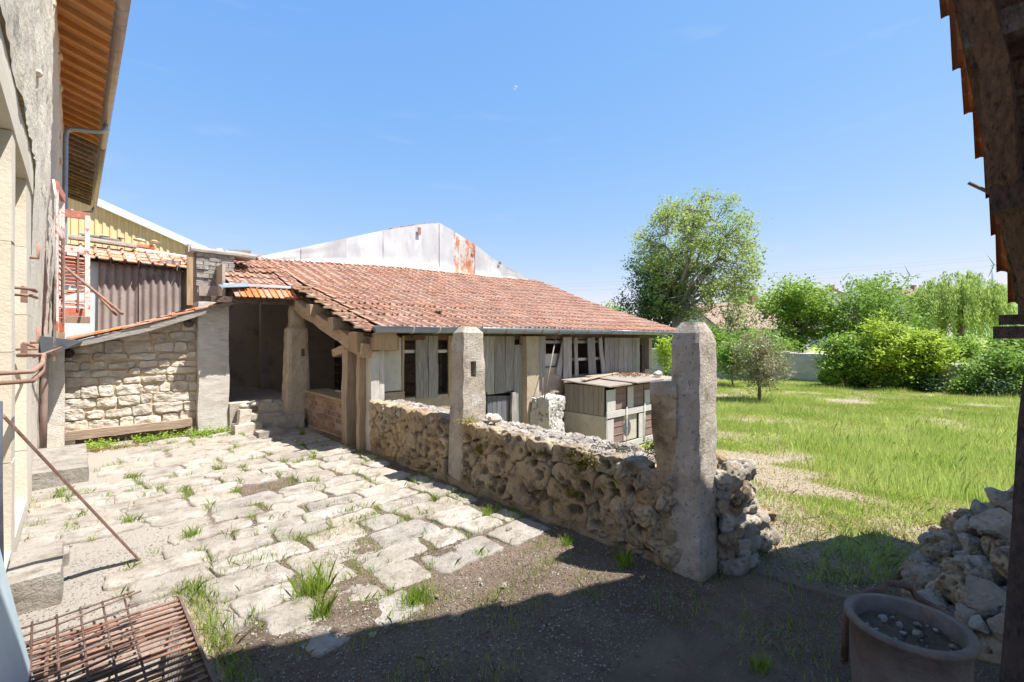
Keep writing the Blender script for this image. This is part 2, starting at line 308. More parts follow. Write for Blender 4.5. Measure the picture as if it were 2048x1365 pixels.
def pillow(mb, poly, fr, depth, edge=.8, rough=.01, rings=(.3, .55, .75, .88, .96, 1), nseg=20, holes=(), base=-.05, fs=9, cuts=1, wob=.012, drop=.8, ct=.2, fine=0):
    for _ in range(cuts):
        q = []
        for i in range(len(poly)):
            a, b = poly[i], poly[(i+1) % len(poly)]
            q += [(a[0]*(1-ct)+b[0]*ct, a[1]*(1-ct)+b[1]*ct), (a[0]*ct+b[0]*(1-ct), a[1]*ct+b[1]*(1-ct))]
        poly = q
    L = [math.hypot(poly[i][0]-poly[(i+1) % len(poly)][0], poly[i][1]-poly[(i+1) % len(poly)][1]) for i in range(len(poly))]
    T = sum(L); pts = []; i = 0; acc = 0
    for k in range(nseg):
        t = T*k/nseg
        while i < len(poly)-1 and acc+L[i] < t: acc += L[i]; i += 1
        u = (t-acc)/max(L[i], 1e-9); a, b = poly[i], poly[(i+1) % len(poly)]
        pts.append((a[0]+(b[0]-a[0])*u, a[1]+(b[1]-a[1])*u))
    cx = sum(p[0] for p in pts)/nseg; cy = sum(p[1] for p in pts)/nseg
    o, ex, ey, n = fr
    def at(x, y, h): return o+ex*x+ey*y+n*h
    def hh(x, y, r):
        w = at(x, y, 0); h = depth
        if r > edge: h -= depth*drop*((r-edge)/(1-edge))**2
        h += rough*fbm(w, fs, 4)
        if fine: h += fine*fbm(w, 26, 3)-fine*1.6*(1-sm(.12, .4, noise.voronoi(w*13)[0][0]))
        for hx, hy, hr, hd in holes:
            d = math.hypot(x-hx, y-hy)/hr
            if d < 1.15: h -= hd*(1-sm(.55, 1.15, d))
        return h
    vs = [at(cx, cy, hh(cx, cy, 0))]
    for r in rings:
        for k, p in enumerate(pts):
            x = cx+(p[0]-cx)*r; y = cy+(p[1]-cy)*r; w = at(x, y, 0)
            x += wob*noise.noise(w*11)*r; y += wob*noise.noise(w*11+Vector((5, 5, 5)))*r
            vs.append(at(x, y, hh(x, y, r)))
    for k in range(nseg):
        x, y = pts[k]; vs.append(at(x, y, base))
    R = len(rings)+1; fsx = [(0, 1+k, 1+(k+1) % nseg) for k in range(nseg)]
    for i in range(R-1):
        for k in range(nseg): fsx.append((1+i*nseg+k, 1+(i+1)*nseg+k, 1+(i+1)*nseg+(k+1) % nseg, 1+i*nseg+(k+1) % nseg))
    return mb.add(vs, fsx)
X_, Y_, Z_ = Vector((1, 0, 0)), Vector((0, 1, 0)), Vector((0, 0, 1))
def rock(sd, sub=2, ang=.35, porous=0, sq=(1, 1, 1), vsc=5):
    bm = bmesh.new(); bmesh.ops.create_icosphere(bm, subdivisions=sub, radius=.5)
    rr = random.Random(sd); pl = [(Vector((rr.uniform(-1, 1), rr.uniform(-1, 1), rr.uniform(-1, 1))).normalized(), rr.uniform(.28, .42)) for _ in range(9)]
    for v in bm.verts:
        p = v.co.copy()
        for n, d in pl:
            k = p.dot(n)
            if k > d: p -= n*(k-d)*.85
        p *= 1+ang*.4*noise.noise(p*2.3+Vector((sd, 0, 0)))+.05*noise.noise(p*8+Vector((0, sd, 0)))
        if porous:
            f = noise.voronoi(p*vsc+Vector((sd*3.1, 0, 0)))[0][0]; p *= 1-porous*(1-sm(.1, .42, f))
            p *= 1+.06*noise.noise(p*14)
        v.co = Vector((p.x*sq[0], p.y*sq[1], p.z*sq[2]))
    me = bpy.data.meshes.new('rock'); bm.to_mesh(me); bm.free(); return me
def rockset(mat, n, sub=2, porous=0, ang=.35, sq=(1, 1, 1), sd0=0):
    r = []
    for i in range(n):
        me = rock(sd0+i*3+1, sub, ang, porous, sq); me.materials.append(MATS[mat])
        if porous: me.polygons.foreach_set('use_smooth', [True]*len(me.polygons))
        r.append(me)
    return r
def TRS(loc, rot=(0, 0, 0), sc=(1, 1, 1)):
    from mathutils import Euler
    return Matrix.LocRotScale(Vector(loc), Euler(rot), Vector(sc) if not isinstance(sc, (int, float)) else Vector((sc, sc, sc)))
def cut(o, boxes):
    """carve real holes into a mesh object"""
    for a, b in boxes:
        c = MB().box(a, b).obj('cutter', 'pillar'); md = o.modifiers.new('b', 'BOOLEAN'); md.object = c; md.operation = 'DIFFERENCE'; md.solver = 'EXACT'
        bpy.context.view_layer.update(); dg = bpy.context.evaluated_depsgraph_get()
        me = bpy.data.meshes.new_from_object(o.evaluated_get(dg)); o.modifiers.clear(); o.data = me
        bpy.data.objects.remove(c)
def blades(n, pts, hmin, hmax, wd, lean=.5, cl=None):
    """pts (n,3) -> bent grass blades as two-triangle strips"""
    n = len(pts); a = rng.uniform(0, 2*np.pi, n); h = rng.uniform(hmin, hmax, n); w_ = rng.uniform(.6, 1.2, n)*wd
    d = rng.uniform(0, 2*np.pi, n); ln = rng.uniform(.05, lean, n)*h
    s = np.stack([np.cos(a), np.sin(a), np.zeros(n)], 1)*w_[:, None]
    l = np.stack([np.cos(d)*ln, np.sin(d)*ln, h], 1)
    mid = pts+l*np.array([.35, .35, .6]); tip = pts+l
    V = np.stack([pts-s, pts+s, mid+s*.6, tip, mid-s*.6], 1)
    return V.reshape(-1, 3)
def leafcloud(C, size, upb=.4, asp=.5):
    n = len(C); u = rng.normal(size=(n, 3)); nn = rng.normal(size=(n, 3)); nn[:, 2] = np.abs(nn[:, 2])+upb
    u -= nn*(np.sum(u*nn, 1)/np.sum(nn*nn, 1))[:, None]; u /= np.linalg.norm(u, axis=1)[:, None]
    w_ = np.cross(nn, u); w_ /= np.linalg.norm(w_, axis=1)[:, None]
    s = (size*rng.uniform(.6, 1.25, n))[:, None]
    V = np.stack([C-u*s, C+w_*s*asp, C+u*s, C-w_*s*asp], 1); return V.reshape(-1, 3)
# ================================================================== SETTING
PIT = (-.22, .40, 2.2, 3.22)
def court_z(u, v):
    z = .025*fbm((u, v, 3.3), .9, 3)+.012*fbm((u, v, 0), 6, 3)
    if PIT[0] < u < PIT[1] and PIT[2] < v < PIT[3]: z -= .42
    if v < 3.0: z += .02*fbm((u, v, 8), 3, 4)
    return z*.8-.003
mb = grid(lambda u, v: (u, v, court_z(u, v)), lin(-.6, 3.2, 77)+[3.4], lin(-3, 1.9, 50)+lin(2.0, 9.6, 153))
terrace = tag(mb.obj('courtyard', 'soil', None, True), 'old paved courtyard of worn pale flagstones, bare soil and weeds', None, None, 'structure')
def gravel_mask(u, v):
    g = 1-sm(.5, 1.25, u+.25*fbm((u, v, 1), 1.2, 3)); g *= sm(2.6, 3.2, v)
    return max(g, .55*sm(6.5, 8.5, v))
for an in ('gravel', 'moss'):
    at = terrace.data.attributes.new(an, 'FLOAT', 'POINT')
    at.data.foreach_set('value', [gravel_mask(p.co.x, p.co.y) if an == 'gravel' else (.12+.35*max(0, fbm((p.co.x, p.co.y, 5), 1.3, 3)))*sm(1.2, 2, p.co.x) for p in terrace.data.vertices])
# field / terrain: one polar sheet reaching the horizon
def ang_px(u, v):
    X = RX*u+RY*v; Yd = GX*u+GY*v
    return (CX+FX*X/Yd if Yd > .1 else (5000 if X > 0 else -5000)), Yd
def bwall_Y(px): return 25.5+(17.5-25.5)*min(1.4, max(-.6, (px-1430)/618))
def field_z(u, v):
    if u < 3.35 and -4 < v < 24: return -.75
    d = math.hypot(u, v); s = max(sm(1.2, 4.8, v), sm(4.2, 10, u)); z = -.6*s+.04*fbm((u, v, 1), .5, 3)*sm(1, 6, d)
    px, Yd = ang_px(u, v)
    if Yd > 1:
        bw = bwall_Y(px); z += sm(bw-.1, bw+.9, Yd)*(.95)
        A = 14+52*sm(1250, 2000, px)
        z += A*sm(120, 900, d)+.02*max(0, d-900)
    return z
mb = MB(); na = 220; rs = [.0]+[1.0*1.035**i for i in range(95)]+[27*1.13**i for i in range(1, 40)]
for r in rs:
    for k in range(na):
        a = 2*math.pi*k/na; mb.v.append((3.6+r*math.cos(a), r*math.sin(a), 0))
mb.v = [(x, y, field_z(x, y)) for x, y, _ in mb.v]
for i in range(len(rs)-1):
    for k in range(na): mb.f.append((i*na+k, i*na+(k+1) % na, (i+1)*na+(k+1) % na, (i+1)*na+k))
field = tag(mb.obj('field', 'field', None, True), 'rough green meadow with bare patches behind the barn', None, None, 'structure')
def bare(u, v):
    px, Yd = ang_px(u, v); b = .50+.95*fbm((u, v, 4), .7, 5)
    b += .45*math.exp(-(((px-1520)/140)**2))*sm(10.5, 6.5, Yd)
    b -= .45*math.exp(-(((px-1880)/170)**2))*sm(4, 6, Yd)*sm(13, 9, Yd)
    if Yd > 12: b -= .12
    return min(1, max(0, b))
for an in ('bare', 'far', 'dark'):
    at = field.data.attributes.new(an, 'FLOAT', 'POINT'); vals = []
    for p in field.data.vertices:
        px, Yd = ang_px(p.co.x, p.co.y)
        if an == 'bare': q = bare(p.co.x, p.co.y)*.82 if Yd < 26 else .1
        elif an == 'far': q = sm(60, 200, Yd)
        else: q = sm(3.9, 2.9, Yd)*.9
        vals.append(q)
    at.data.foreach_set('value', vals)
# road beyond the garden wall
mb = MB(); pts = [(PX(px, Yv, 0), PX(px, Yv+5.5, 0)) for px, Yv in ((1400, 31), (1600, 29.5), (1800, 27), (2200, 24))]
for a, b in pts:
    mb.v += [(a.x, a.y, field_z(a.x, a.y)+.06), (b.x, b.y, field_z(b.x, b.y)+.10)]
mb.f = [(0, 2, 3, 1), (2, 4, 5, 3), (4, 6, 7, 5)]
tag(mb.obj('road', 'road'), 'strip of grey village road beyond the garden wall', None, None, 'structure')
# ------------------------------------------------------------------ paving stones
def stone_at(u0, u1, v0, v1):
    cu, cv = (u0+u1)/2, (v0+v1)/2
    if cu < .8 and 3.05 < cv < 4.9: return random.random() < .12
    if cv < 2.7: return random.random() < .45
    if cu > 2.68: return random.random() < (.85 if cv > 3.3 else .4)
    if cv < 3.2: return random.random() < .8
    if cv < 3.7: return random.random() < .93
    return random.random() < .985
v = 2.35; fr0 = (Vector((0, 0, 0)), X_, Y_, Z_); PAVED = []
while v < 8.95:
    hgt = random.uniform(.24, .37) if v < 7 else random.uniform(.40, .56)
    u = -.34+random.uniform(-.15, 0)
    while u < 2.88:
        ln = random.uniform(.32, .62) if v < 7 else random.uniform(.5, .95)
        u1 = min(u+ln, 2.92)
        if u1-u > .14 and stone_at(u, u1, v, v+hgt) and not (v < 3.3 and u < .52 and u1 > -.5) and not (u < .1 and v > 6.7 and v < 8.5) and not (u < -.0 and 3.8 < v < 4.6):
            j = lambda: random.uniform(-.025, .025)
            g = .004 if v > 6.0 else .009
            sh = .03*math.sin(u*1.3+v*.7)
            big = 0 if v > 3.6 else .015
            poly = [(u+g+j()+big, v+g+j()+sh), (u1-g+j(), v+g+j()+sh), (u1-g+j()-big, v+hgt-g+j()+sh), (u+g+j(), v+hgt-g+j()+sh)]
            m = MB(); top = .014+random.uniform(-.005, .008)
            tilt = Vector((random.uniform(-.02, .02), random.uniform(-.02, .02), 1)).normalized()
            cpt = Vector(((u+u1)/2, v+hgt/2, 0))
            pl = [(a-cpt.x, b-cpt.y) for a, b in poly]
            pillow(m, pl, (cpt, X_, Y_, tilt), top, edge=.93, rough=.011, rings=(.2, .4, .58, .72, .83, .91, .955, .985, 1), nseg=48, base=-.06, fs=6, cuts=1, wob=.022, drop=.9, ct=.09)
            m.obj('paving_stone', 'paving', terrace, True); PAVED.append((u, u1, v, v+hgt))
        u = u1+random.uniform(0, .02)
    v += hgt
# worn slabs and loose crumbs on the bare ground
crumb = rockset('paving', 4, 1)
for i in range(46):
    u = random.uniform(-.2, 2.7); vv = random.uniform(1.8, 5.0)
    if PIT[0]-.1 < u < PIT[1]+.1 and vv < 3.5: continue
    o = link('stone_chip', random.choice(crumb), terrace); s = random.choice((.03, .04, .05, .07))
    put(o, TRS((u, vv, .0+s*.15), (random.random()*3, random.random()*3, random.random()*6), (s, s*1.3, s*.7)))
# ================================================================== HOUSE ON THE LEFT
house = thing('farmhouse', 'tall pale plastered stone farmhouse along the left edge with wooden eaves', 'house', (-.4, 8, 0))
def wu(z): return -.36+.15*sm(0, 6.6, z)
def wall_fn(v, z):
    r = .025*fbm((0, v, z), 1.5, 5)+.018*fbm((3, v, z), 7, 4)
    if z < 3.3 and v < 9.5: r *= .25
    return (wu(z)+r-.0, v, z)
# rubble wall above the ashlar, then the lower wall between the openings
W1 = grid(wall_fn, lin(2.5, 24, 260), lin(3.32, 7.2, 64)); W1.obj('wall', 'house_plaster', house, True)
W2 = grid(wall_fn, lin(6.6, 24, 160), lin(-.1, 3.32, 50)); W2.obj('wall', 'house_plaster', house, True)
m = MB().box((-1.2, 23.9, -.1), (-.26, 24.02, 7.2)); m.obj('end_wall', 'house_plaster', house)
# recessed openings with dressed stone around them
m = MB().box((-.5, 1.2, -.1), (-.40, 5.95, 3.02)); m.obj('infill_panel', 'ashlar', house)
def ash(v0, v1, z0, z1, n, du=0, name='surround_stone'):
    for k in range(n):
        a = z0+(z1-z0)*k/n; b = z0+(z1-z0)*(k+1)/n
        mm = MB().beam((-.39+du, (v0+v1)/2, a+.002), (-.39+du, (v0+v1)/2, b-.002), v1-v0, .16, up=(1, 0, 0), seg=3, jit=.004, sd=k)
        mm.obj(name, 'ashlar', house)
ash(4.62, 4.86, 0, 3.0, 4); ash(5.95, 6.62, 0, 3.0, 5)
for k, (a, b) in enumerate(((1.2, 3.2), (3.204, 4.9), (4.904, 6.64))):
    MB().beam((-.385, a, 3.17), (-.385, b, 3.17), .17, .34, seg=4, jit=.004, sd=k).obj('lintel', 'ashlar', house)
MB().beam((-.39, 1.2, .08), (-.39, 6.6, .08), .16, .16, seg=4).obj('door_sill', 'ashlar', house)
# stones showing through the plaster
rk = rockset('ochre_stone', 4, 2); rkl = rockset('limestone', 4, 2, sd0=40)
for i in range(6):
    z = random.uniform(3.3, 6.6); vv = random.uniform(9, 23) if i > 8 else random.uniform(5.5, 9)
    o = link('wall_stone', random.choice(rk), house); s = random.uniform(.16, .34)
    put(o, TRS((wu(z)+.005, vv, z), (random.random()*.6, random.random()*.5, random.random()*.5), (.07, s*.8, s*.45)))
for z, vv in ((6.4, 11.1), (5.95, 11.4), (5.3, 11.9), (4.9, 12.2), (4.5, 12.6), (4.0, 13)):
    put(link('wall_stone', random.choice(rk), house), TRS((wu(z)+.01, vv, z), (0, random.random(), random.random()*.4), (.12, .24, .16)))
# eaves: boards, rafters, gutter
GU, GZ = .52, 6.55
nb = 0; v = 8.6
while v < 24:
    old = v > 16.2
    bw_ = .225
    if old:
        m = MB().beam((-.3, v+bw_/2, GZ+.32), (GU-.04, v+bw_/2, GZ+.07), bw_-.014+random.uniform(-.03, 0), .02, seg=3, jit=.012); m.obj('eave_board', 'soffit_old', house)
    else:
        m = MB().beam((-.3, v+bw_/2, GZ+.32), (GU-.04, v+bw_/2, GZ+.07), bw_-.004, .02, seg=1, jit=0); m.obj('eave_board', 'soffit_new', house)
    v += bw_
for k in range(34):
    vv = 8.75+.45*k; old = vv > 16.2
    m = MB().beam((-.3, vv, GZ+.26), (GU-.06, vv, GZ+.02), .085, .10, seg=3, jit=.003 if not old else .01); m.obj('rafter', 'soffit_old' if old else 'rafter_new', house)
MB().box((-1.5, 8.4, GZ+.42), (-.25, 24.1, GZ+.60)).obj('roof_deck', 'soffit_old', house)
m = MB()
for k in range(64): m.box((-.3+.0, 8.5+k*.244, GZ+.36), (GU-.01, 8.5+k*.244+.236, GZ+.40))
tag(m.obj('roof_edge_tiles', 'tile_red', house), kind='stuff')
def gutter(name, p0, p1, r, mat, parent, side, n=12, seg=2):
    p0, p1 = Vector(p0), Vector(p1); d = (p1-p0).normalized(); a = d.cross(Z_).normalized(); vs = []
    for i in range(seg+1):
        c = p0.lerp(p1, i/seg)
        for rr in (r, r-.006):
            for k in range(n+1):
                t = math.pi*k/n; vs.append(c+a*rr*math.cos(t)-Z_*rr*math.sin(t))
    fs = []; S = 2*(n+1)
    for i in range(seg):
        for o in (0, n+1):
            for k in range(n): fs.append((i*S+o+k, i*S+o+k+1, (i+1)*S+o+k+1, (i+1)*S+o+k))
    fs.append(tuple(range(0, n+1))); fs.append(tuple(seg*S+k for k in range(n+1)))
    g = MB().add(vs, fs).obj(name, mat, parent, True)
    bead = p0-a*r*side; MB().tube([bead, bead+(p1-p0)], r*.14, 6).obj('bead', mat, g, True); return g
def bracket(c, r, d, mat, parent, w=.018):
    a = Vector(d).cross(Z_).normalized(); c = Vector(c); vs = []; n = 10
    for s in (-w/2, w/2):
        for k in range(n+1):
            t = math.pi*k/n; vs.append(c+Vector(d)*s+a*(r+.006)*math.cos(t)-Z_*(r+.006)*math.sin(t))
    MB().add(vs, [(k, k+1, n+2+k, n+1+k) for k in range(n)]).obj('bracket', mat, parent, True)
g1 = gutter('gutter', (GU, 8.3, GZ), (GU, 16.2, GZ), .085, 'zinc_brown', house, 1)
g2 = gutter('gutter', (GU, 16.15, GZ-.02), (GU, 23.8, GZ-.03), .08, 'zinc_brown', house, 1)
for k in range(17): bracket((GU, 8.6+.46*k, GZ), .085, (0, 1, 0), 'zinc', g1)
for k in range(16): bracket((GU, 16.4+.46*k, GZ-.02), .08, (0, 1, 0), 'zinc', g2)
MB().tube([(GU, 14.2, GZ-.05), (GU-.02, 14.2, GZ-.2), (GU-.1, 14.2, GZ-.26), (-.05, 14.2, GZ-.34), (-.13, 14.2, GZ-.40), (-.15, 14.2, GZ-.55), (-.17, 14.2, 3.6), (-.2, 14.2, 1.6)], .048, 10).obj('downpipe', 'zinc', house, True)
MB().tube([(GU, 23.5, GZ-.05), (GU-.05, 23.5, GZ-.25), (.0, 23.5, GZ-.4), (-.1, 23.5, GZ-.45)], .045, 8).obj('downpipe', 'zinc', house, True)
# brown rainwater pipe beside the lean-to
MB().tube([(-.27, 8.75, 1.42), (-.29, 8.75, 1.3), (-.30, 8.75, .7), (-.31, 8.75, .0)], [.05, .04, .038, .038], 10).obj('downpipe', 'brown_pipe', house, True)
MB().hexa([(-.32, 8.6, 1.38), (-.20, 8.6, 1.38), (-.2, 8.95, 1.38), (-.32, 8.95, 1.38), (-.34, 8.5, 1.62), (.08, 8.5, 1.55), (.08, 9.1, 1.55), (-.34, 9.1, 1.62)]).obj('rain_hopper', 'zinc', house)
# shutters
def shutter(hinge, tip, z0, z1, parent, nsl=15, broken=True):
    hinge, tip = Vector(hinge), Vector(tip); d = (tip-hinge); wd = d.length; d.normalize(); n = d.cross(Z_)
    def st(a, b, za, zb, nm, mt, t=.04):
        return MB().beam(hinge+d*(a+b)/2+Z_*za, hinge+d*(a+b)/2+Z_*zb, b-a, t, up=n, seg=4, jit=.004, sd=za).obj(nm, mt, parent)
    fr = st(0, .07, z0, z1, 'shutter_stile', 'peeling'); st(wd-.07, wd, z0, z1-.05, 'shutter_stile', 'peeling')
    def rail(za, zb, mt): return MB().beam(hinge+d*.0+Z_*(za+zb)/2, hinge+d*wd+Z_*(za+zb)/2, .045, zb-za, seg=3, jit=.004).obj('shutter_rail', mt, parent)
    rail(z1-.12, z1+.01, 'red_paint'); rail(z0, z0+.14, 'red_paint'); rail(z0-.12, z0-.005, 'wood_warm'); rail(z1-.72, z1-.60, 'peeling')
    for k in range(nsl):
        zz = z0+.2+k*(z1-z0-.95)/nsl
        if broken and k in (2, 5): continue
        a = hinge+d*.075+Z_*zz; b = hinge+d*(wd-.075)+Z_*(zz+random.uniform(-.02, .02)+(.08 if k == 3 else 0))
        MB().beam(a, b, .05, .012, up=Z_+n*.9, seg=2, jit=.004).obj('slat', 'red_paint', parent)
    MB().beam(hinge+d*wd*.6+Z_*(z0+.1)+n*.03, hinge+d*wd*.6+Z_*(z1-.7)+n*.03, .03, .02, up=n, seg=2).obj('shutter_bar', 'rust', parent)
h0 = PV(118, 640, 11.0); h1 = PV(180, 640, 11.05)
hA = Vector((-.22, h0.y, 0)); 
sh1 = thing('shutter', 'open red louvred shutter with peeling paint facing the courtyard', 'shutter', (h0.x, h0.y, PV(118, 640, 11).z))
shutter((h0.x, h0.y, 0), (h1.x, h1.y, 0), PV(118, 632, 11).z, PV(118, 418, 11).z, sh1)
sh2 = thing('shutter', 'folded red louvred shutter seen edge-on against the house wall', 'shutter', (-.2, 9.2, 1.7))
shutter((-.19, 9.0, 0), (-.13, 9.75, 0), 1.68, 3.75, sh2, 14, False)
def wire(name, pts, r, mat, label=None, cat=None, parent=None, n=8):
    o = MB().tube(pts, r, n).obj(name, mat, parent, True)
    if label: tag(o, label, cat)
    return o
wire('stay_rod', [PV(112, 520, 10.9), PV(245, 628, 9.6)], .022, 'rust', 'long rusty stay rod propping the open shutter from the tiles', 'rod')
wire('stay_rod', [PV(180, 575, 10.9), PV(232, 630, 9.7)], .018, 'rust', 'shorter rusty rod ending left of the long stay rod', 'rod')
MB().tube([(-.19, 8.2, 1.3), (-.17, 8.25, 3.3), (-.2, 8.3, 3.6)], .014, 6).obj('conduit', 'peeling', house, True)
# iron fittings on the wall
for z, vv, ln in ((1.98, 5.2, .5), (1.93, 5.25, .5), (1.5, 5.6, .22)):
    MB().tube([(-.36, vv, z), (-.24, vv+.06, z), (-.24, vv+ln, z+.01), (-.33, vv+ln+.05, z+.05)], .012, 6).obj('wall_hook', 'rust', house, True)
MB().tube([(-.36, 4.2, 1.38), (-.2, 4.3, 1.38), (-.18, 5.0, 1.4), (-.18, 5.25, 1.46), (-.33, 5.3, 1.46)], .016, 6).obj('wall_bar', 'rust', house, True)
MB().tube([(-.36, 4.2, 1.32), (-.2, 4.3, 1.32), (-.18, 5.0, 1.34), (-.18, 5.25, 1.46)], .016, 6).obj('wall_bar', 'rust', house, True)
MB().tube([(-.30, 6.7, 1.40), (-.12, 8.6, 1.47)], .012, 6).obj('wall_bar', 'rust', house, True)
for z in (2.35, 1.55): MB().tube([(-.36, 6.3, z), (-.26, 6.3, z), (-.25, 6.3, z+.14)], .018, 6).obj('hinge_pin', 'rust', house, True)
for z in (1.49, 1.93): MB().box((-.315, 5.35, z-.05), (-.28, 5.45, z+.06)).obj('hinge_plate', 'rust', house)
# things leaning at the house
o = MB().beam(PZ(276, 1118, .0), (-.29, 3.79, 1.17), .055, .016, up=(1, 0, 1), seg=2, jit=.001).obj('iron_bar', 'rust'); tag(o, 'long red-brown iron bar leaning from the ground against the house wall', 'iron bar')
m = MB(); 
m = grid(lambda a, z: (-.30+.16*(1-z/.95)+.01*math.sin(a*9), 2.3+a*.80, z), lin(0, 1, 6), lin(0, .95, 5)); v2 = [(x-.012, y, z) for x, y, z in m.v]; n0 = len(m.v); f0 = list(m.f)
m.v += v2; m.f += [tuple(i+n0 for i in f[::-1]) for f in f0]
tag(m.obj('metal_sheet', 'blue_sheet'), 'pale blue-grey metal sheet leaning against the house at left edge', 'sheet')
o = MB().tube([(-.27, 3.22, 0), (-.28, 3.22, .9), (-.28, 3.22, 1.30)], .035, 10).obj('drain_pipe', 'black_pipe', None, True); tag(o, 'short dark drain pipe at the left picture edge', 'pipe')
def block(name, a, b, mat, label, cat, jit=.012, sd=1):
    c = ((a[1]+b[1])/2)
    o = MB().beam(((a[0]+b[0])/2, a[1], (a[2]+b[2])/2), ((a[0]+b[0])/2, b[1], (a[2]+b[2])/2), b[0]-a[0], b[2]-a[2], seg=8, jit=jit, sd=sd).obj(name, mat); return tag(o, label, cat)
block('stone_step', (-.36, 7.0, -.03), (.12, 8.55, .17), 'paving', 'long low stone step against the house beside the lean-to', 'step')
block('stone_block', (-.31, 3.93, -.03), (-.06, 4.52, .17), 'paving', 'short worn stone block at the house foot near the iron bar', 'stone block', sd=4)
block('stone_slab', (-.30, 4.52, -.03), (-.03, 4.66, .09), 'paving', 'low pale slab behind the worn stone block', 'slab', sd=5)
# rusty grates over the pit
gr = thing('iron_grate', 'heavy rusty grate of close parallel bars over the pit', 'grate', (.1, 2.8, .02))
for k in range(21):
    vv = 2.3+k*.053
    MB().tube([(-.42, vv+.02*noise.noise((k, 0, 0)), .062), (.0, vv+.012*noise.noise((k, 5, 0)), .05), (.455, vv+.006*noise.noise((k, 1, 0)), .045)], .0075, 6).obj('bar', 'rust', gr, True)
for u in (-.1, .455): MB().beam((u, 2.26, .035), (u, 3.40, .035), .014, .05, seg=3, jit=.003).obj('frame', 'rust_dark', gr)
gm = thing('wire_mesh', 'thin bent rusty reinforcing mesh lying over the grate at lower left', 'mesh', (-.2, 3, .1))
for k in range(8):
    u = -.42+k*.092; MB().tube([(u+.01, 2.2, .10), (u, 2.9, .085), (u-.02, 3.50+.02*noise.noise((k*3, 1, 1)), .11)], .0055, 5).obj('wire', 'rust_dark', gm, True)
for k in range(14):
    vv = 2.25+k*.095; MB().tube([(-.46, vv, .10), (-.1, vv+.01, .095), (.26+.05*noise.noise((k*2.2, 0, 3)), vv+.03, .11+.03*(k % 3 == 0))], .0055, 5).obj('wire', 'rust_dark', gm, True)
o = MB().beam((.12, 2.2, -.12), (.28, 3.1, -.2), .11, .03, seg=3).obj('plank', 'wood_warm_y'); tag(o, 'old plank lying in the pit beneath the grate', 'plank')
for k, (a, b) in enumerate((((-.5, 2.0), (-.24, 3.3)), ((.42, 2.1), (.52, 3.35)), ((-.3, 3.24), (.5, 3.36)))):
    MB().beam(((a[0]+b[0])/2, a[1], -.2), ((a[0]+b[0])/2, b[1], -.2), b[0]-a[0], .42, seg=4, jit=.01, sd=k).obj('pit_wall', 'rough_render', terrace)
# ================================================================== LEAN-TO
lean = thing('lean_to', 'low stone lean-to with tiled verge between the house and the porch', 'lean-to', (.7, 9.4, 0))
LV = 9.38; LW = 9.07
def lz(u): return 1.52+.345*(u+.12)-.05*math.sin((u+.1)*1.6)
MB().box((-.22, LV+.03, -.1), (1.55, LV+.3, 1.45)).obj('wall_core', 'mortar', lean)
MB().hexa([(-.22, LV+.03, 1.45), (1.55, LV+.03, 1.45), (1.55, LV+.3, 1.45), (-.22, LV+.3, 1.45), (-.22, LV+.03, 1.47), (1.55, LV+.03, 2.0), (1.55, LV+.3, 2.0), (-.22, LV+.3, 1.47)]).obj('wall_core', 'mortar', lean)
frw = (Vector((0, LV+.03, 0)), X_, Z_, -Y_); z = .20
while z < 2.02:
    hh_ = random.uniform(.10, .185); u = -.12+random.uniform(-.06, .0)
    while u < 1.5:
        ln = random.uniform(.14, .36) if random.random() > .12 else random.uniform(.36, .5); u1 = min(u+ln, 1.5)
        if 1.5-u1 < .08: u1 = 1.5
        hx = hh_*random.choice((1, 1, 1, .85, 1.0)); j = lambda: random.uniform(-.016, .016)
        g = .006; poly = [(max(u+g, -.12)+j(), z+g+j()), (u1-g+j(), z+g+j()), (u1-g+j(), z+hx-g+j()), (max(u+g, -.12)+j(), z+hx-g+j())]
        poly = clip(poly, 0, lz(0)-.10, -.33/1.05, 1/1.05)
        if len(poly) > 2 and area(poly) > .004:
            m = MB(); pillow(m, poly, frw, .026+random.uniform(-.012, .016), edge=.88, rough=.022, nseg=32, base=-.02, fs=9, cuts=1, wob=.014, rings=(.2, .4, .58, .72, .83, .91, .96, .985, 1), ct=.13)
            m.obj('wall_stone', 'limestone', lean)
        u = u1
    z += hh_
MB().beam((-.16, LV-.03, .16), (1.42, LV-.03, .19), .14, .13, seg=10, jit=.014).obj('sill_beam', 'sill_beam', lean)
for u in (-.08, 1.45): MB().beam((u, LV+.02, -.05), (u, LV+.02, .11), .16, .16, up=(0, 1, 0), seg=2, jit=.01).obj('footing_stone', 'limestone', lean)
MB().box((-.2, LV+.0, -.06), (1.5, LV+.04, .10)).obj('footing_or_shade', 'wood_dark', lean)  # dark strip standing in for the shaded void under the sill beam
# plastered pier right of the wall
MB().beam((1.72, LV-.12+.22, -.05), (1.72, LV-.12+.22, 2.2), .46, .5, up=(0, 1, 0), seg=16, jit=.012).obj('pier', 'pier', lean)
MB().beam((-.22, LV-.28, -.05), (-.22, LV-.28, 1.46), .235, .2, up=(0, 1, 0), seg=14, jit=.01).obj('corner_post', 'lichen_pier', lean)
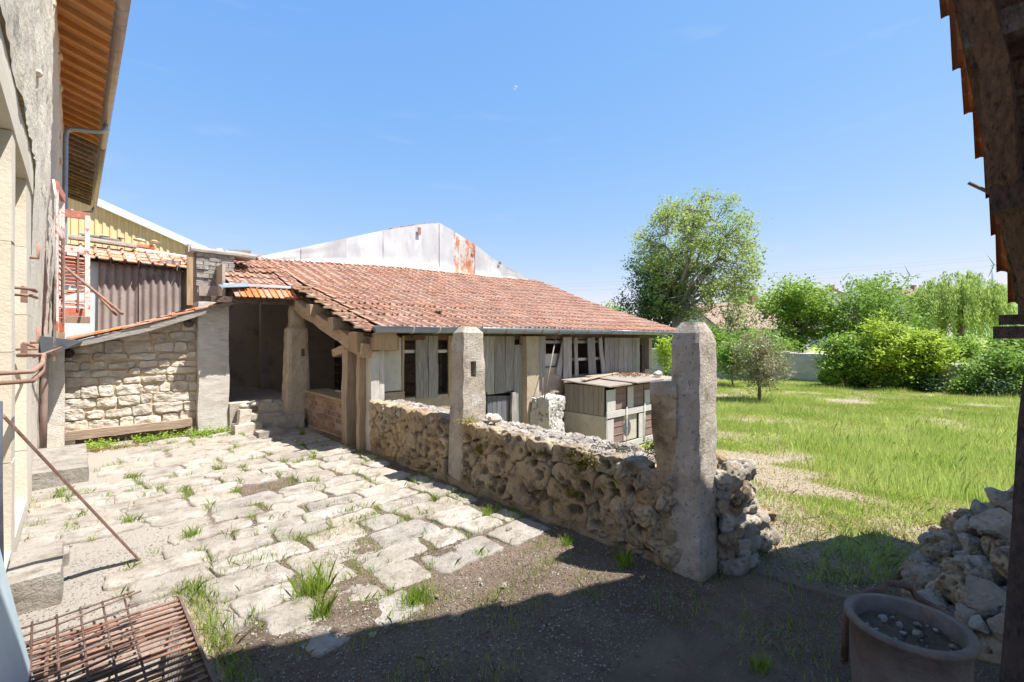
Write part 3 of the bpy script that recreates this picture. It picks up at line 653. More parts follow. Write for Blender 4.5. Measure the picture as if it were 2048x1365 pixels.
# verge board and rafter, purlin stubs
def slope_pts(u0, u1, v, dz, n=9): return [Vector((u, v, lz(u)+dz)) for u in lin(u0, u1, n)]
def ribbon(pts, w, h, mat, nm, par, jit=.008):
    m = MB()
    for p in pts:
        for sx, sz in ((-1, -1), (1, -1), (1, 1), (-1, 1)):
            m.v.append((p.x, p.y+sx*w/2+jit*noise.noise(p*7), p.z+sz*h/2*(1+.25*noise.noise(p*3))))
    for i in range(len(pts)-1):
        for k in range(4): m.f.append((i*4+k, i*4+(k+1) % 4, (i+1)*4+(k+1) % 4, (i+1)*4+k))
    n = len(pts)-1; m.f += [(3, 2, 1, 0), (n*4, n*4+1, n*4+2, n*4+3)]
    return m.obj(nm, mat, par)
ribbon(slope_pts(-.2, 2.02, LW+.05, -.05, 14), .05, .10, 'wood_grey_y', 'verge_board', lean)
for u in (-.07, 1.38): 
    MB().tube([(u, LV-.06, lz(u)-.17), (u, LV+.8, lz(u)-.17)], .07, 9).obj('purlin', 'wood_dark', lean, True)
# roof tiles: one mesh shared by all
def tile_mesh(w=.245, L=.42, mat='tile', t=.02, roll=.034, mid=.014):
    xs = [(0, .006), (.03*w/.25, 0), (.09*w/.25, 0), (.115*w/.25, mid), (.14*w/.25, 0), (.185*w/.25, 0), (.2*w/.25, roll*.7), (.225*w/.25, roll), (.25*w/.25, roll*.6)]
    m = MB(); n = len(xs)
    for y in (0, L): m.v += [(x-w/2, y, z) for x, z in xs]
    m.v += [(x-w/2, 0, z-t) for x, z in xs]
    m.f = [(i, i+1, n+i+1, n+i) for i in range(n-1)]+[(2*n+i, 2*n+i+1, i+1, i) for i in range(n-1)]+[(2*n, 0, n), (2*n+n-1, 2*n-1, n-1)]
    return m.mesh('roof_tile', mat)
def frame_mat(o, x, y):
    x = Vector(x).normalized(); y = Vector(y); z = x.cross(y).normalized(); y = z.cross(x).normalized()
    return Matrix(((x.x, y.x, z.x, o[0]), (x.y, y.y, z.y, o[1]), (x.z, y.z, z.z, o[2]), (0, 0, 0, 1)))
def join_meshes(me, mats, name, mat, parent):
    V = np.array([v.co[:] for v in me.vertices]); F = [tuple(p.vertices) for p in me.polygons]; m = MB()
    for M_ in mats:
        A = np.array(M_); W = V@A[:3, :3].T+A[:3, 3]; o = len(m.v); m.v += [tuple(x) for x in W]; m.f += [tuple(o+i for i in f) for f in F]
    me2 = bpy.data.meshes.new(name); me2.from_pydata(m.v, [], m.f); me2.materials.append(MATS[mat]); o = link(name, me2, parent); tag(o, kind='stuff'); return o
tm_red = tile_mesh(.24, .37, 'tile_red', t=.032)
far_m = []
for c in range(13):
    for r in range(7):
        u = -.08+r*.30; v = LW+.12+c*.235
        J = lambda s: random.uniform(-s, s)
        # slope falls towards the house: tile length runs up +x
        mt = frame_mat((u+J(.015), v+J(.006), lz(u)+.035+J(.006)), (J(.03), -1, 0), (1, J(.03), .345-.12))
        if c < 4: put(link('roof_tile', tm_red, lean), mt)
        else: far_m.append(mt)
join_meshes(tm_red, far_m, 'far_roof_tiles', 'tile_red', lean)
m = MB().hexa([(-.2, LW+.06, lz(-.2)-.02), (2.0, LW+.06, lz(2)-.02), (2.0, 12.3, lz(2)-.02), (-.2, 12.3, lz(-.2)-.02), (-.2, LW+.06, lz(-.2)), (2, LW+.06, lz(2)), (2, 12.3, lz(2)), (-.2, 12.3, lz(-.2))]); m.obj('roof_deck', 'wood_dark', lean)
# flowering weeds at the lean-to foot
# chimney stack
chim = thing('chimney', 'squat sooty brick chimney with stone cap behind the porch roof', 'chimney', (1.85, 10.2, 2.2))
CV = 10.0; c0 = PV(392, 585, CV); c1 = PV(470, 585, CV); zt = PV(430, 508, CV).z; zb = PV(430, 568, CV).z-.06
MB().box((c0.x+.02, CV+.015, zb-.4), (c1.x-.02, CV+.5, zt)).obj('core', 'soot_brick', chim)
rows = 8
for r in range(rows):
    u = c0.x-(.09 if r % 2 else 0); hh_ = (zt-zb)/rows
    while u < c1.x-.02:
        u1 = u+.2; a, b = max(u, c0.x), min(u1, c1.x)
        if b-a > .04:
            dd = random.uniform(-.012, .01)
            MB().beam(((a+b)/2, CV-.0+dd+.04, zb+r*hh_+.005), ((a+b)/2, CV+dd+.04, zb+(r+1)*hh_-.004), b-a-.008, .09, up=(0, 1, 0), seg=1, jit=.008, sd=r*7+u).obj('brick', 'soot_brick', chim)
        u = u1
MB().beam((c0.x-.08, CV+.25, zt+.045), (c1.x+.35, CV+.25, zt+.03), .62, .085, seg=6, jit=.012).obj('cap_slab', 'slab_grey', chim)
MB().beam((c0.x-.09, CV+.04, zb-.35), (c0.x-.09, CV+.04, zt+.06), .09, .09, up=(0, 1, 0), seg=3).obj('prop_post', 'wood_warm', chim)
MB().box((c0.x-.12, CV-.02, zt-.02), (c0.x-.02, CV+.3, zt+.12)).obj('cap_block', 'white_panel', chim)
MB().beam((c0.x+.03, CV-.06, zb-.09), (c1.x, CV-.06, zb-.06), .06, .19, seg=3).obj('flashing_board', 'fibre', chim)
for k, (px, py) in enumerate(((408, 501), (437, 500))):
    p = PV(px, py, CV+.2); put(tag(link('loose_stone', rkl[k]), ('small dark stone on the chimney cap, left one', 'reddish stone on the chimney cap, right one')[k], 'stone'), TRS((p.x, p.y, zt+.11), (0, 0, k), (.16, .14, .09)))
# ================================================================== SHED BEHIND THE LEAN-TO
bs = thing('back_shed', 'small tiled shed clad in brown corrugated sheets behind the lean-to', 'shed', (1, 12.6, 1))
BV = 12.5
def corr(px0, px1, py0, py1, v, nm='corrugated_sheet', mat='fibre', amp=.022, pitch=.13, skew=0):
    a = PV(px0, py1, v); b = PV(px1, py1, v); zt = PV(px0, py0, v).z; zt2 = PV(px1, py0, v).z; z0 = 1.3
    n = int((b.x-a.x)/pitch*8)
    m = grid(lambda u, t: (u+skew*t, v+amp*math.sin((u-a.x)/pitch*2*math.pi), z0+(zt+(zt2-zt)*(u-a.x)/(b.x-a.x)-z0)*t), lin(a.x, b.x, n), [0, .3, .6, 1])
    return m.obj(nm, mat, bs, True)
corr(195, 285, 520, 640, BV, skew=.02); corr(278, 362, 522, 640, BV-.05)
a = PV(165, 530, BV+.05); b = PV(200, 640, BV+.05)
MB().box((a.x-.3, BV+.06, 1.3), (b.x+.12, BV+.08, 3.15)).obj('sheet', 'pale_blue', bs)
MB().box((-.2, BV+.12, .0), (1.98, BV+.2, 3.12)).obj('wall', 'plaster_dark', bs)
tml = tile_mesh(.22, .36, 'tile_lichen', roll=.05, mid=.0)
def bz(v): return 3.14+.34*(v-BV+.15)
for r in range(4):
    for c in range(10):
        u = .0+c*.22; v = BV-.2+r*.30
        put(link('roof_tile', tml, bs), frame_mat((u+random.uniform(-.01, .01), v+random.uniform(-.02, .02), bz(v)+.03-.05*(u-.8)*.5), (1, random.uniform(-.03, .03), -.04), (0, 1, .34-.07)))
MB().hexa([(-.2, BV-.12, 3.1), (2.15, BV-.12, 3.02), (2.15, BV+1.2, 3.47), (-.2, BV+1.2, 3.55), (-.2, BV-.12, 3.12), (2.15, BV-.12, 3.05), (2.15, BV+1.2, 3.5), (-.2, BV+1.2, 3.58)]).obj('roof_deck', 'wood_dark', bs)
MB().beam((-.1, BV+.85, 3.68), (1.0, BV+.85, 3.63), .25, .08, seg=4).obj('ridge_board', 'slab_grey', bs)
MB().beam((.1, BV+.9, 3.77), (.75, BV+.9, 3.72), .14, .04, seg=4).obj('ridge_board', 'wood_grey_y', bs)
MB().beam((.9, BV+.95, 3.66), (1.35, BV+.95, 3.66), .2, .07, seg=3).obj('ridge_board', 'tile_red', bs)
MB().beam((1.0, BV+.8, 3.57), (2.0, BV+.8, 3.50), .03, .05, seg=2).obj('ridge_strip', 'pale_blue', bs)
for k in range(5):
    put(link('ridge_tile', rkl[k % 4] if k % 2 else rk[k % 4], bs), TRS((.15+k*.3, BV+.9, 3.79+.0), (0, 0, k), (.26, .16, .08)))
MB().box((-.2, BV+1.15, 0), (2.1, BV+1.25, 3.4)).obj('back_wall', 'plaster_dark', bs)
# ================================================================== YELLOW HANGAR
hg = thing('metal_hangar', 'yellow corrugated metal hangar with pale roof trim rising behind the shed', 'hangar', (3, 27, 0))
HV = 27.0; pa = PV(120, 376, HV); pb = PV(185, 405, HV); pc = PV(430, 514, HV); pd = PV(520, 554, HV)
mm = (pc.z-pb.z)/(pc.x-pb.x)
def hz_(u): return pb.z+mm*(u-pb.x)
n = 0; us = []; u = -4.0
while u < 9: us += [(u, 0), (u+.10, 0), (u+.13, .04), (u+.22, .04), (u+.25, 0)]; u += .25
m = MB()
for u, d in us: m.v += [(u, HV-d, -.5), (u, HV-d, hz_(u)-.05)]
m.f = [(2*i, 2*i+2, 2*i+3, 2*i+1) for i in range(len(us)-1)]; m.obj('wall_cladding', 'yellow_clad', hg)
MB().beam((-4, HV-.1, hz_(-4)+.06), (9, HV-.1, hz_(9)+.06), .3, .32, seg=2, jit=0).obj('roof_trim', 'pale_trim', hg)
MB().hexa([(-4, HV+.02, hz_(-4)), (9, HV+.02, hz_(9)), (9, HV+14, hz_(9)), (-4, HV+14, hz_(-4)), (-4, HV+.02, hz_(-4)+.12), (9, HV+.02, hz_(9)+.12), (9, HV+14, hz_(9)+.12), (-4, HV+14, hz_(-4)+.12)]).obj('roof', 'pale_trim', hg)
MB().box((8.9, HV+.05, -.5), (9, HV+14, hz_(9))).obj('side_wall', 'yellow_clad', hg)
# ================================================================== BARN
barn = thing('barn', 'long low barn with red tiled roof, grey plank front and open porch', 'barn', (7, 8, -.6))
BF = 6.35; EV = 6.02; TV = 11.3
def rz(v):
    z = 1.72+.30*(v-EV); 
    if v > 9: z += .075*(v-9)
    return z
def sag(u, v): return -.12*(1-sm(2.6, 3.2, u))*(1-sm(9.1, 10.6, v))-.17*(1-sm(2.2, 6.5, u))*sm(7.2, 11.3, v)+.05*sm(7, 12, u)*sm(7, 11, v)+.02*noise.noise((u*.7, v*.7, 2))
tm = tile_mesh(.238, .44, 'tile', roll=.034, mid=.03)
allm = []; r = 0; v = EV
while v < TV-.1:
    u = 2.88 if v < 8.95 else 1.98
    uend = 11.72-.02*noise.noise((0, v, 0))
    u += random.uniform(-.02, .02)
    while u < uend:
        J = lambda s: random.uniform(-s, s)
        sl_ = (rz(v+.1)-rz(v))/.1
        allm.append(frame_mat((u+.119+J(.006), v+J(.012)+.012*noise.noise((u, v, 0)), rz(v)+sag(u, v)+.05+J(.004)), (1, J(.010), J(.010)), (0, 1, sl_-.075+J(.006))))
        u += .230
    v += .335
cam0 = Vector((0, 0, H))
allm.sort(key=lambda m_: (m_.translation-cam0).length)
for mt in allm[:300]: put(link('roof_tile', tm, barn), mt)
join_meshes(tm, allm[300:], 'far_roof_tiles', 'tile', barn)
def deck(u0, u1, v0, v1, dz, nm, mat):
    us_, vv = lin(u0, u1, 9), lin(v0, v1, 9); a = grid(lambda u, v: (u, v, rz(v)+sag(u, v)+dz), us_, vv); b = grid(lambda u, v: (u, v, rz(v)+sag(u, v)+dz-.04), us_, vv); b.add(a.v, a.f); return b.obj(nm, mat, barn)
deck(2.93, 11.6, EV+.02, TV+.1, -.03, 'roof_deck', 'wood_dark'); deck(1.98, 2.928, 8.98, TV+.1, -.03, 'roof_deck', 'wood_dark')
# stacked tile edges and battens along the open rake
for k in range(8):
    v = EV+.1+k*.36; z = rz(v)
    MB().beam((2.78, v, z-.01), (3.25, v, z-.01), .05, .035, seg=2).obj('batten', 'wood_warm_y', barn)
# skirt of newer tiles and zinc strip over the porch opening
tms = tile_mesh(.19, .36, 'tile_red', roll=.04, mid=.0)
p0 = PV(470, 597, 8.72); p1 = PV(628, 590, 8.72)
nn = int((p1.x-p0.x)/.098)
tms = tile_mesh(.10, .36, 'tile_red', roll=.028, mid=0)
for k in range(nn):
    u = p0.x+(k+.5)*(p1.x-p0.x)/nn
    put(link('skirt_tile', tms, barn), frame_mat((u, 8.70+random.uniform(-.012, .012), 2.275+.02*(k/nn)), (1, 0, .01), (0, 1, .62)))
MB().beam((p0.x-.12, 8.97, 2.49), (p1.x-.05, 8.97, 2.51), .06, .045, seg=5, jit=.008).obj('zinc_strip', 'zinc_pale', barn)
MB().hexa([(p0.x-.2, 8.7, 2.40), (p0.x+.25, 8.85, 2.46), (p0.x+.25, 9.0, 2.54), (p0.x-.2, 8.95, 2.46), (p0.x-.2, 8.7, 2.41), (p0.x+.25, 8.85, 2.47), (p0.x+.25, 9.0, 2.55), (p0.x-.2, 8.95, 2.47)]).obj('zinc_flap', 'zinc', barn)
MB().box((1.95, 8.99, 2.25), (2.95, 9.05, 2.47)).obj('fascia', 'wood_dark', barn)
MB().beam((1.6, 8.85, 2.22), (3.0, 8.85, 2.22), .14, .10, seg=5, jit=.01).obj('lintel_beam', 'wood_dark', barn)
# gutter
gz0 = 1.705
g3 = gutter('gutter', (3.0, EV-.09, gz0+.045), (8.4, EV-.09, gz0+.05), .092, 'zinc', barn, 1)
g4 = gutter('gutter', (8.3, EV-.09, gz0+.04), (11.95, EV-.09, gz0+.03), .082, 'zinc', barn, 1)
for k in range(11): bracket((3.55+k*.45, EV-.09, gz0+.047), .093, (1, 0, 0), 'zinc_pale' if k < 3 else 'rust', g3, .025)
for k in range(8): bracket((8.45+k*.42, EV-.09, gz0+.037), .083, (1, 0, 0), 'rust', g4, .025)
# front: planks, posts, panels
def plank(px0, px1, py0, py1, mat='wood_grey', v=BF, lean_=0, t=.025, nm='plank', top=1.66, jit=.008):
    a = PV((px0+px1)/2, py1, v); w0 = PV(px1, 700, v).x-PV(px0, 700, v).x; b = PV((px0+px1)/2+lean_, py0, v)
    bz_ = min(b.z, top)
    return MB().beam((a.x, v, a.z), (b.x, v, bz_), w0-.006, t, up=(0, 1, 0), seg=6, jit=jit, sd=px0).obj(nm, mat, barn)
plank(764, 802, 676, 782, 'white_panel', t=.06, nm='wall_panel', v=BF-.02)
for o in [barn.children[-1]]:
    a = PV(779, 724, BF); b = PV(787, 712, BF); cut(o, [((a.x, BF-.2, a.z), (b.x, BF+.006, b.z))])
MB().box((PV(764, 0, BF).x, BF-.05, -.6), (PV(806, 0, BF).x, BF+.1, PV(790, 784, BF).z)).obj('wall_base', 'rough_render', barn)
plank(831, 856, 672, 797); plank(856, 876, 672, 796); plank(896, 922, 672, 794, 'wood_warm')
plank(802, 807, 672, 790, 'wood_warm', t=.06)
for x0, x1, yb in ((962, 976, 785), (974, 989, 789), (989, 1010, 787), (1010, 1028, 782)): plank(x0, x1, 673, yb)
plank(1028, 1044, 690, 852, 'wood_grey', v=BF-.02)
plank(1022, 1030, 785, 860, 'wood_grey', v=BF-.03, t=.05)
plank(1046, 1071, 673, 880, 'pillar_warm', v=BF-.06, t=.2, nm='post')
plank(1071, 1091, 673, 755, 'wood_grey', v=BF-.05)
plank(1111, 1122, 676, 751, 'wood_grey', v=BF-.05, lean_=14); plank(1126, 1143, 675, 768, 'wood_grey', v=BF-.08, lean_=0)
plank(1150, 1157, 676, 754, 'wood_grey', lean_=-2, v=BF-.05); plank(1178, 1193, 676, 752, 'wood_grey', lean_=-4, v=BF-.05); plank(1203, 1210, 676, 750, 'wood_grey', lean_=-6, v=BF-.05)
for x0, x1 in ((1209, 1219), (1219, 1228), (1228, 1237), (1237, 1246), (1246, 1255), (1255, 1264), (1264, 1272), (1272, 1279)): plank(x0, x1, 676, 748+random.uniform(-3, 2), 'wood_grey', v=BF-.04)
plank(1279, 1285, 690, 760, 'wood_dark', v=BF+.05, t=.14, nm='post')
# rails behind the boards
for px0, px1, py, mt, h_ in ((806, 832, 703, 'white_paint', .05), (876, 897, 703, 'white_paint', .05), (1091, 1126, 720, 'white_paint', .26), (1140, 1210, 718, 'white_paint', .06), (1091, 1210, 684, 'wood_grey_y', .06)):
    a = PV(px0, py, BF+.04); b = PV(px1, py, BF+.04)
    MB().beam((a.x-.05, BF+.04, a.z if px0 < 1000 else (a.z+b.z)/2), (b.x+.05, BF+.04, b.z if px0 < 1000 else (a.z+b.z)/2), .03, h_, seg=3).obj('rail', mt, barn)
a = PV(800, 680, BF); b = PV(900, 680, BF)
MB().beam((a.x, BF+.03, 1.60), (b.x+.2, BF+.03, 1.61), .08, .09, seg=4).obj('rail', 'wood_dark', barn)
MB().beam((3.0, BF+.08, 1.62), (11.2, BF+.08, 1.64), .14, .14, seg=12, jit=.015).obj('wall_plate', 'wood_dark', barn)
for k in range(20):
    u = 3.25+k*.42; MB().tube([(u, EV+.07, 1.69), (u+random.uniform(-.02, .02), BF+.3, 1.74)], .04+random.uniform(-.008, .012), 7).obj('rafter_end', 'wood_warm', barn, True)
# low front wall behind the boards, rough rendered section in the middle
m = grid(lambda u, z: (u, BF-.02+.035*fbm((u, 0, z), 3, 4), z), lin(PV(1068, 0, BF).x, PV(1128, 0, BF).x, 26), lin(-.7, PV(1100, 735, BF).z, 40)); m.obj('wall_base', 'rough_render', barn, True)
MB().box((PV(1070, 0, BF).x, BF+.06, -.7), (11.05, BF+.26, PV(1150, 752, BF).z)).obj('wall_base', 'rough_render', barn)
MB().box((PV(806, 0, BF).x, BF+.0, -.7), (PV(962, 0, BF).x, BF+.2, PV(850, 793, BF).z)).obj('wall_base', 'rough_render', barn)
# stable door of dark boards
for k in range(5):
    x0 = 974+k*9.6; plank(x0, x1 := x0+9.4, 792, 880, 'wood_blue', v=BF+.03, nm='door_board', jit=.002)
a = PV(972, 790, BF); b = PV(1024, 790, BF); MB().box((a.x, BF, a.z-.0), (b.x, BF+.08, a.z+.05)).obj('door_head', 'wood_dark', barn)
# shell: floor, back, end walls
MB().box((3.1, BF+.2, -.75), (11.1, TV, -.62)).obj('floor', 'soil', barn)
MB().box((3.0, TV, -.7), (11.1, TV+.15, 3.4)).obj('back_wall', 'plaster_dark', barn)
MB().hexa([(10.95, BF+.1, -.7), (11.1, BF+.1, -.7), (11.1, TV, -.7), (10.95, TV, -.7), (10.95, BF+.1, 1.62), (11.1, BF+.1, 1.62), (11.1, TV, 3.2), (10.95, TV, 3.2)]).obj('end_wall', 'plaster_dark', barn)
for k in range(14):  # inner board partition seen through the porch
    z = -.5+k*.19
    if z < rz(8)-.25: MB().beam((4.6, 6.7, z), (4.6, 11.2, z+.01), .025, .165, seg=3, jit=.01, sd=k).obj('partition_board', 'wood_dark', barn)
# porch
MB().box((3.0, 9.06, -.1), (3.14, TV, .46)).obj('porch_kerb', 'slab_grey', barn)
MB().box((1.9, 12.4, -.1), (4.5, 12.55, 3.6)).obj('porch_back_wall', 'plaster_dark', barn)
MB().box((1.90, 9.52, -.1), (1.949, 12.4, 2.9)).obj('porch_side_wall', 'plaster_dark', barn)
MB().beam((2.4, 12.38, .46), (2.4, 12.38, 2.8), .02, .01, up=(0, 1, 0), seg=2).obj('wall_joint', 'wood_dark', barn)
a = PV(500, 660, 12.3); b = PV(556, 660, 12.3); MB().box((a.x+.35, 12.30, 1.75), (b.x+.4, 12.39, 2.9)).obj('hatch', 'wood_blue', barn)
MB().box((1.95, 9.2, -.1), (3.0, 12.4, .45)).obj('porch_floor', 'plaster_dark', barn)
MB().beam((2.95, 9.1, 2.28), (2.97, 6.12, 1.40), .17, .19, seg=12, jit=.02, w1=.16, h1=.20).obj('rake_beam', 'wood_warm_y', barn)
MB().beam((3.03, 6.62, 1.50), (3.03, 7.35, 1.34), .12, .12, seg=4, jit=.012).obj('brace', 'wood_warm_y', barn)
for v, z, l in ((7.9, 2.06, .8), (7.0, 1.80, .9)): MB().beam((2.8, v, z), (2.8+l, v, z), .20, .19, seg=4, jit=.015).obj('purlin', 'wood_warm', barn)
MB().beam((2.84, 6.30, 1.53), (3.5, 6.32, 1.55), .26, .28, seg=5, jit=.02).obj('purlin', 'wood_warm', barn)
MB().beam((3.06, 6.85, -.02), (3.02, 6.80, 1.42), .21, .19, up=(0, 1, 0), seg=10, jit=.012, w1=.17).obj('post', 'wood_warm', barn)
MB().beam((3.0, 6.36, -.02), (3.0, 6.36, 1.42), .11, .10, up=(0, 1, 0), seg=10, jit=.01).obj('post', 'wood_warm', barn)
MB().beam((3.10, 6.22, -.1), (3.11, 6.23, 1.40), .13, .17, up=(0, 1, 0), seg=12, jit=.006).obj('post', 'white_panel', barn)
MB().beam((3.22, 6.22, -.1), (3.22, 6.23, 1.41), .075, .13, up=(0, 1, 0), seg=12, jit=.006).obj('post', 'white_panel', barn)
MB().box((3.02, 6.0, 1.42), (3.36, 6.4, 1.66)).obj('post_head', 'wood_warm', barn)
# sheet-metal gable upstand
up = [(508, 516, 517), (600, 497, 525), (688, 478, 533), (764, 462, 538), (838, 450, 541), (876, 447, 545), (903, 462, 549), (947, 490, 553), (998, 528, 557), (1052, 556, 561)]
shm = ['zinc_pale', 'zinc_pale', 'zinc_pale', 'zinc_pale', 'zinc_pale', 'zinc_pale', 'sheet_rust', 'zinc_pale', 'zinc_pale']
tops = [PV(a, b, TV) for a, b, c in up]
def tz(u):
    for i in range(len(tops)-1):
        if tops[i].x <= u <= tops[i+1].x: return tops[i].z+(tops[i+1].z-tops[i].z)*(u-tops[i].x)/(tops[i+1].x-tops[i].x)
    return tops[-1].z
for i in range(9):
    ua, ub = tops[i].x, tops[i+1].x+.03; dd = .012*(i % 2); 
    def sf(u, t, i=i, dd=dd, ua=ua, ub=ub):
        z0 = rz(TV)+sag(u, TV)-.05; z1 = max(tz(min(u, tops[-1].x)), z0+.02)
        bl = .05*math.sin(math.pi*(u-ua)/(ub-ua))*fbm((u*1.3, i*7, t), 1, 2)+.02*noise.noise((u*2, t*3, i))
        kick = -.10*(1-sm(0, .16, t))
        return (u, TV-.06-dd+bl*.7+kick, z0+(z1-z0)*t)
    grid(sf, lin(ua, ub, 12), lin(0, 1, 10)).obj('metal_sheet', shm[i], barn, True)
for px, a, b in ((838, 455, 470), (834, 538, 545), (948, 500, 505), (1000, 524, 529)):
    p = PV(px, a, TV-.12); q = PV(px, b, TV-.12); MB().beam((p.x, TV-.12, q.z), (p.x+.02, TV-.12, p.z), .10, .012, up=(0, 1, 0), seg=3, jit=.01).obj('rust_strap', 'rust', barn)
# taller barn behind the upstand
m = MB(); n = len(tops)
for t in tops: m.v += [(t.x, TV+.02, min(rz(TV)-.35, t.z-.1)), (t.x, TV+.02, t.z-.06), (t.x, TV+9, t.z-.06)]
for i in range(n-1): m.f += [(3*i, 3*i+3, 3*i+4, 3*i+1), (3*i+1, 3*i+4, 3*i+5, 3*i+2)]
m.obj('rear_roof', 'roof_far_red', barn)
for k in range(6):
    i = 3+k*.5; p = PV(780+k*22, 462-k*3, TV+.1); 
    MB().beam((p.x, TV+.1, tz(p.x)+.01), (p.x+.25, TV+.1, tz(p.x+.25)+.015), .2, .04, seg=2).obj('ridge_tile', 'tile_red', barn)
p = PV(490, 505, TV-.3); MB().beam((p.x-.4, TV-.2, p.z-.12), (p.x+.25, TV-.2, p.z-.05), .25, .06, seg=4).obj('ridge_board', 'slab_grey', barn)
MB().beam((p.x-.3, TV-.25, p.z-.03), (p.x+.1, TV-.25, p.z+.02), .2, .07, seg=4).obj('ridge_board', 'wood_grey_y', barn)
# steps and bench in the porch
st = thing('stone_steps', 'rough mossy stone steps leading up into the porch', 'steps', (2.4, 8.7, 0))
lm = rockset('limestone', 6, 2, ang=.2, sq=(1, .8, .8), sd0=80)
for u, v, z, a, b, c in ((2.35, 9.0, .12, .6, .45, .30), (2.75, 8.85, .10, .5, .4, .24), (2.1, 8.75, .05, .4, .3, .2), (2.6, 9.15, .30, .45, .3, .26)):
    MB().beam((u-a/2, v, z), (u+a/2, v, z), b, c, seg=6, jit=.02, sd=u).obj('step', 'limestone', st)
for k, (px, py, s) in enumerate(((490, 812, .2), (510, 808, .2), (533, 806, .26), (558, 808, .28), (575, 818, .22), (488, 835, .2), (520, 828, .2), (545, 828, .25), (570, 832, .2), (484, 855, .22))):
    p = PV(px, py, 9.1); put(link('riser_stone', lm[k % 6], st), TRS(p, (0, 0, k*.3), (s, s*1.2, s*.75)))
put(tag(link('standing_slab', MB().beam((0, 0, 0), (.02, 0, .42), .2, .1, up=(0, 1, 0), seg=5, jit=.012).mesh('slab', 'limestone')), 'upright narrow stone slab leaning at the foot of the porch steps', 'slab'), TRS((2.02, 8.72, -.02), (0, .06, .2)))
block('stone_slab', (2.12, 8.1, -.04), (2.5, 8.45, .09), 'paving', 'flat tilted paving slab lying before the porch steps', 'slab', sd=9)
bench = thing('brick_bench', 'low brick bench with board top inside the porch', 'bench', (3.15, 8, 0))
for r in range(6):
    v = 7.0+(.1 if r % 2 else 0)
    while v < 8.7:
        MB().beam((3.13, v, .03+r*.093+.04), (3.13, v+.2, .03+r*.093+.04), .12, .082, seg=1, jit=.006, sd=v*9+r).obj('brick', 'brick_dull', bench); v += .21
MB().beam((3.22, 6.95, .62), (3.22, 8.72, .63), .44, .035, seg=5).obj('board', 'wood_warm_y', bench)
MB().beam((3.16, 7.0, .565), (3.16, 8.7, .57), .2, .06, seg=5).obj('board', 'wood_warm_y', bench)
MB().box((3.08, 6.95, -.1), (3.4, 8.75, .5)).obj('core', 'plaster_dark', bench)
o = MB().beam((3.4, 6.95, .80), (3.35, 8.1, .80), .03, .03, seg=2).obj('batten', 'white_paint'); tag(o, 'pale batten lying across the bench end in the porch', 'batten')
o.location.z -= .14
# ================================================================== PILLARS
def pillar(name, c, w0, d0, w1, d1, h, mat, label, cap=.10, holes=(), par=None, sd=0, z0=-.1, group='tapered stone pillars'):
    m = MB(); n = 26; prof = []
    for i in range(n+1):
        t = i/n; z = z0+(h-z0)*t; k = 1
        if z > h-cap: k = 1-.42*((z-(h-cap))/cap)**2
        prof.append((z, (w0+(w1-w0)*t)*k, (d0+(d1-d0)*t)*k))
    S = 6
    for z, w_, d_ in prof:
        for sx, sy, tx, ty in ((-1, -1, 1, 0), (1, -1, 0, 1), (1, 1, -1, 0), (-1, 1, 0, -1)):
            for k in range(S):
                t = 2*k/S; p = Vector((c[0]+(sx+tx*t)*w_/2, c[1]+(sy+ty*t)*d_/2, z))
                cr = .93 if k == 0 else 1
                p = Vector((c[0]+(p.x-c[0])*cr, c[1]+(p.y-c[1])*cr, z))
                q = p*6+Vector((sd, 0, 0)); p += Vector((noise.noise(q), noise.noise(q+Vector((7, 0, 0))), .6*noise.noise(q+Vector((0, 7, 0)))))*.013
                q = p*22; p += Vector((noise.noise(q), noise.noise(q+Vector((7, 0, 0))), 0))*.007
                m.v.append(p)
    R = 4*S
    for i in range(n):
        for k in range(R): m.f.append((i*R+k, i*R+(k+1) % R, (i+1)*R+(k+1) % R, (i+1)*R+k))
    m.f += [tuple(range(R-1, -1, -1)), tuple(range(n*R, n*R+R))]
    o = m.obj(name, mat, par)
    if holes: cut(o, holes)
    if label: tag(o, label, 'pillar', group)
    return o
a = PU(915, 968, 3.0)
p2 = (3.22, 4.16)
ha = PV(944, 755, 4.02); hb = PV(955, 723, 4.02)
pillar('stone_pillar', p2, .40, .30, .285, .22, 1.72, 'pillar', 'tapered pale stone pillar with slot, midway along the porous wall', .06, [((ha.x, 3.9, ha.z), (hb.x, 4.14, hb.z))], sd=1)
pillar('stone_pillar', (3.13, 1.50), .30, .25, .245, .21, 1.70, 'pillar', 'tall round-topped stone pillar at the near end of the porous wall', .14, sd=5)
ha = PV(601, 713, 8.9); hb = PV(610, 698, 8.9)
pp = pillar('porch_pillar', (2.98, 9.02), .46, .36, .34, .28, 1.83, 'pillar_warm', 'brown tapered stone pillar with slot inside the porch', .03, [((ha.x, 8.6, ha.z), (hb.x, 8.99, hb.z))], sd=9)
pillar('pillar_block', (3.0, 9.05), .26, .24, .22, .2, 2.25, 'pillar_warm', 'narrow stone block standing on the porch pillar', .02, sd=11, z0=1.8, group=None)['category'] = 'stone block'
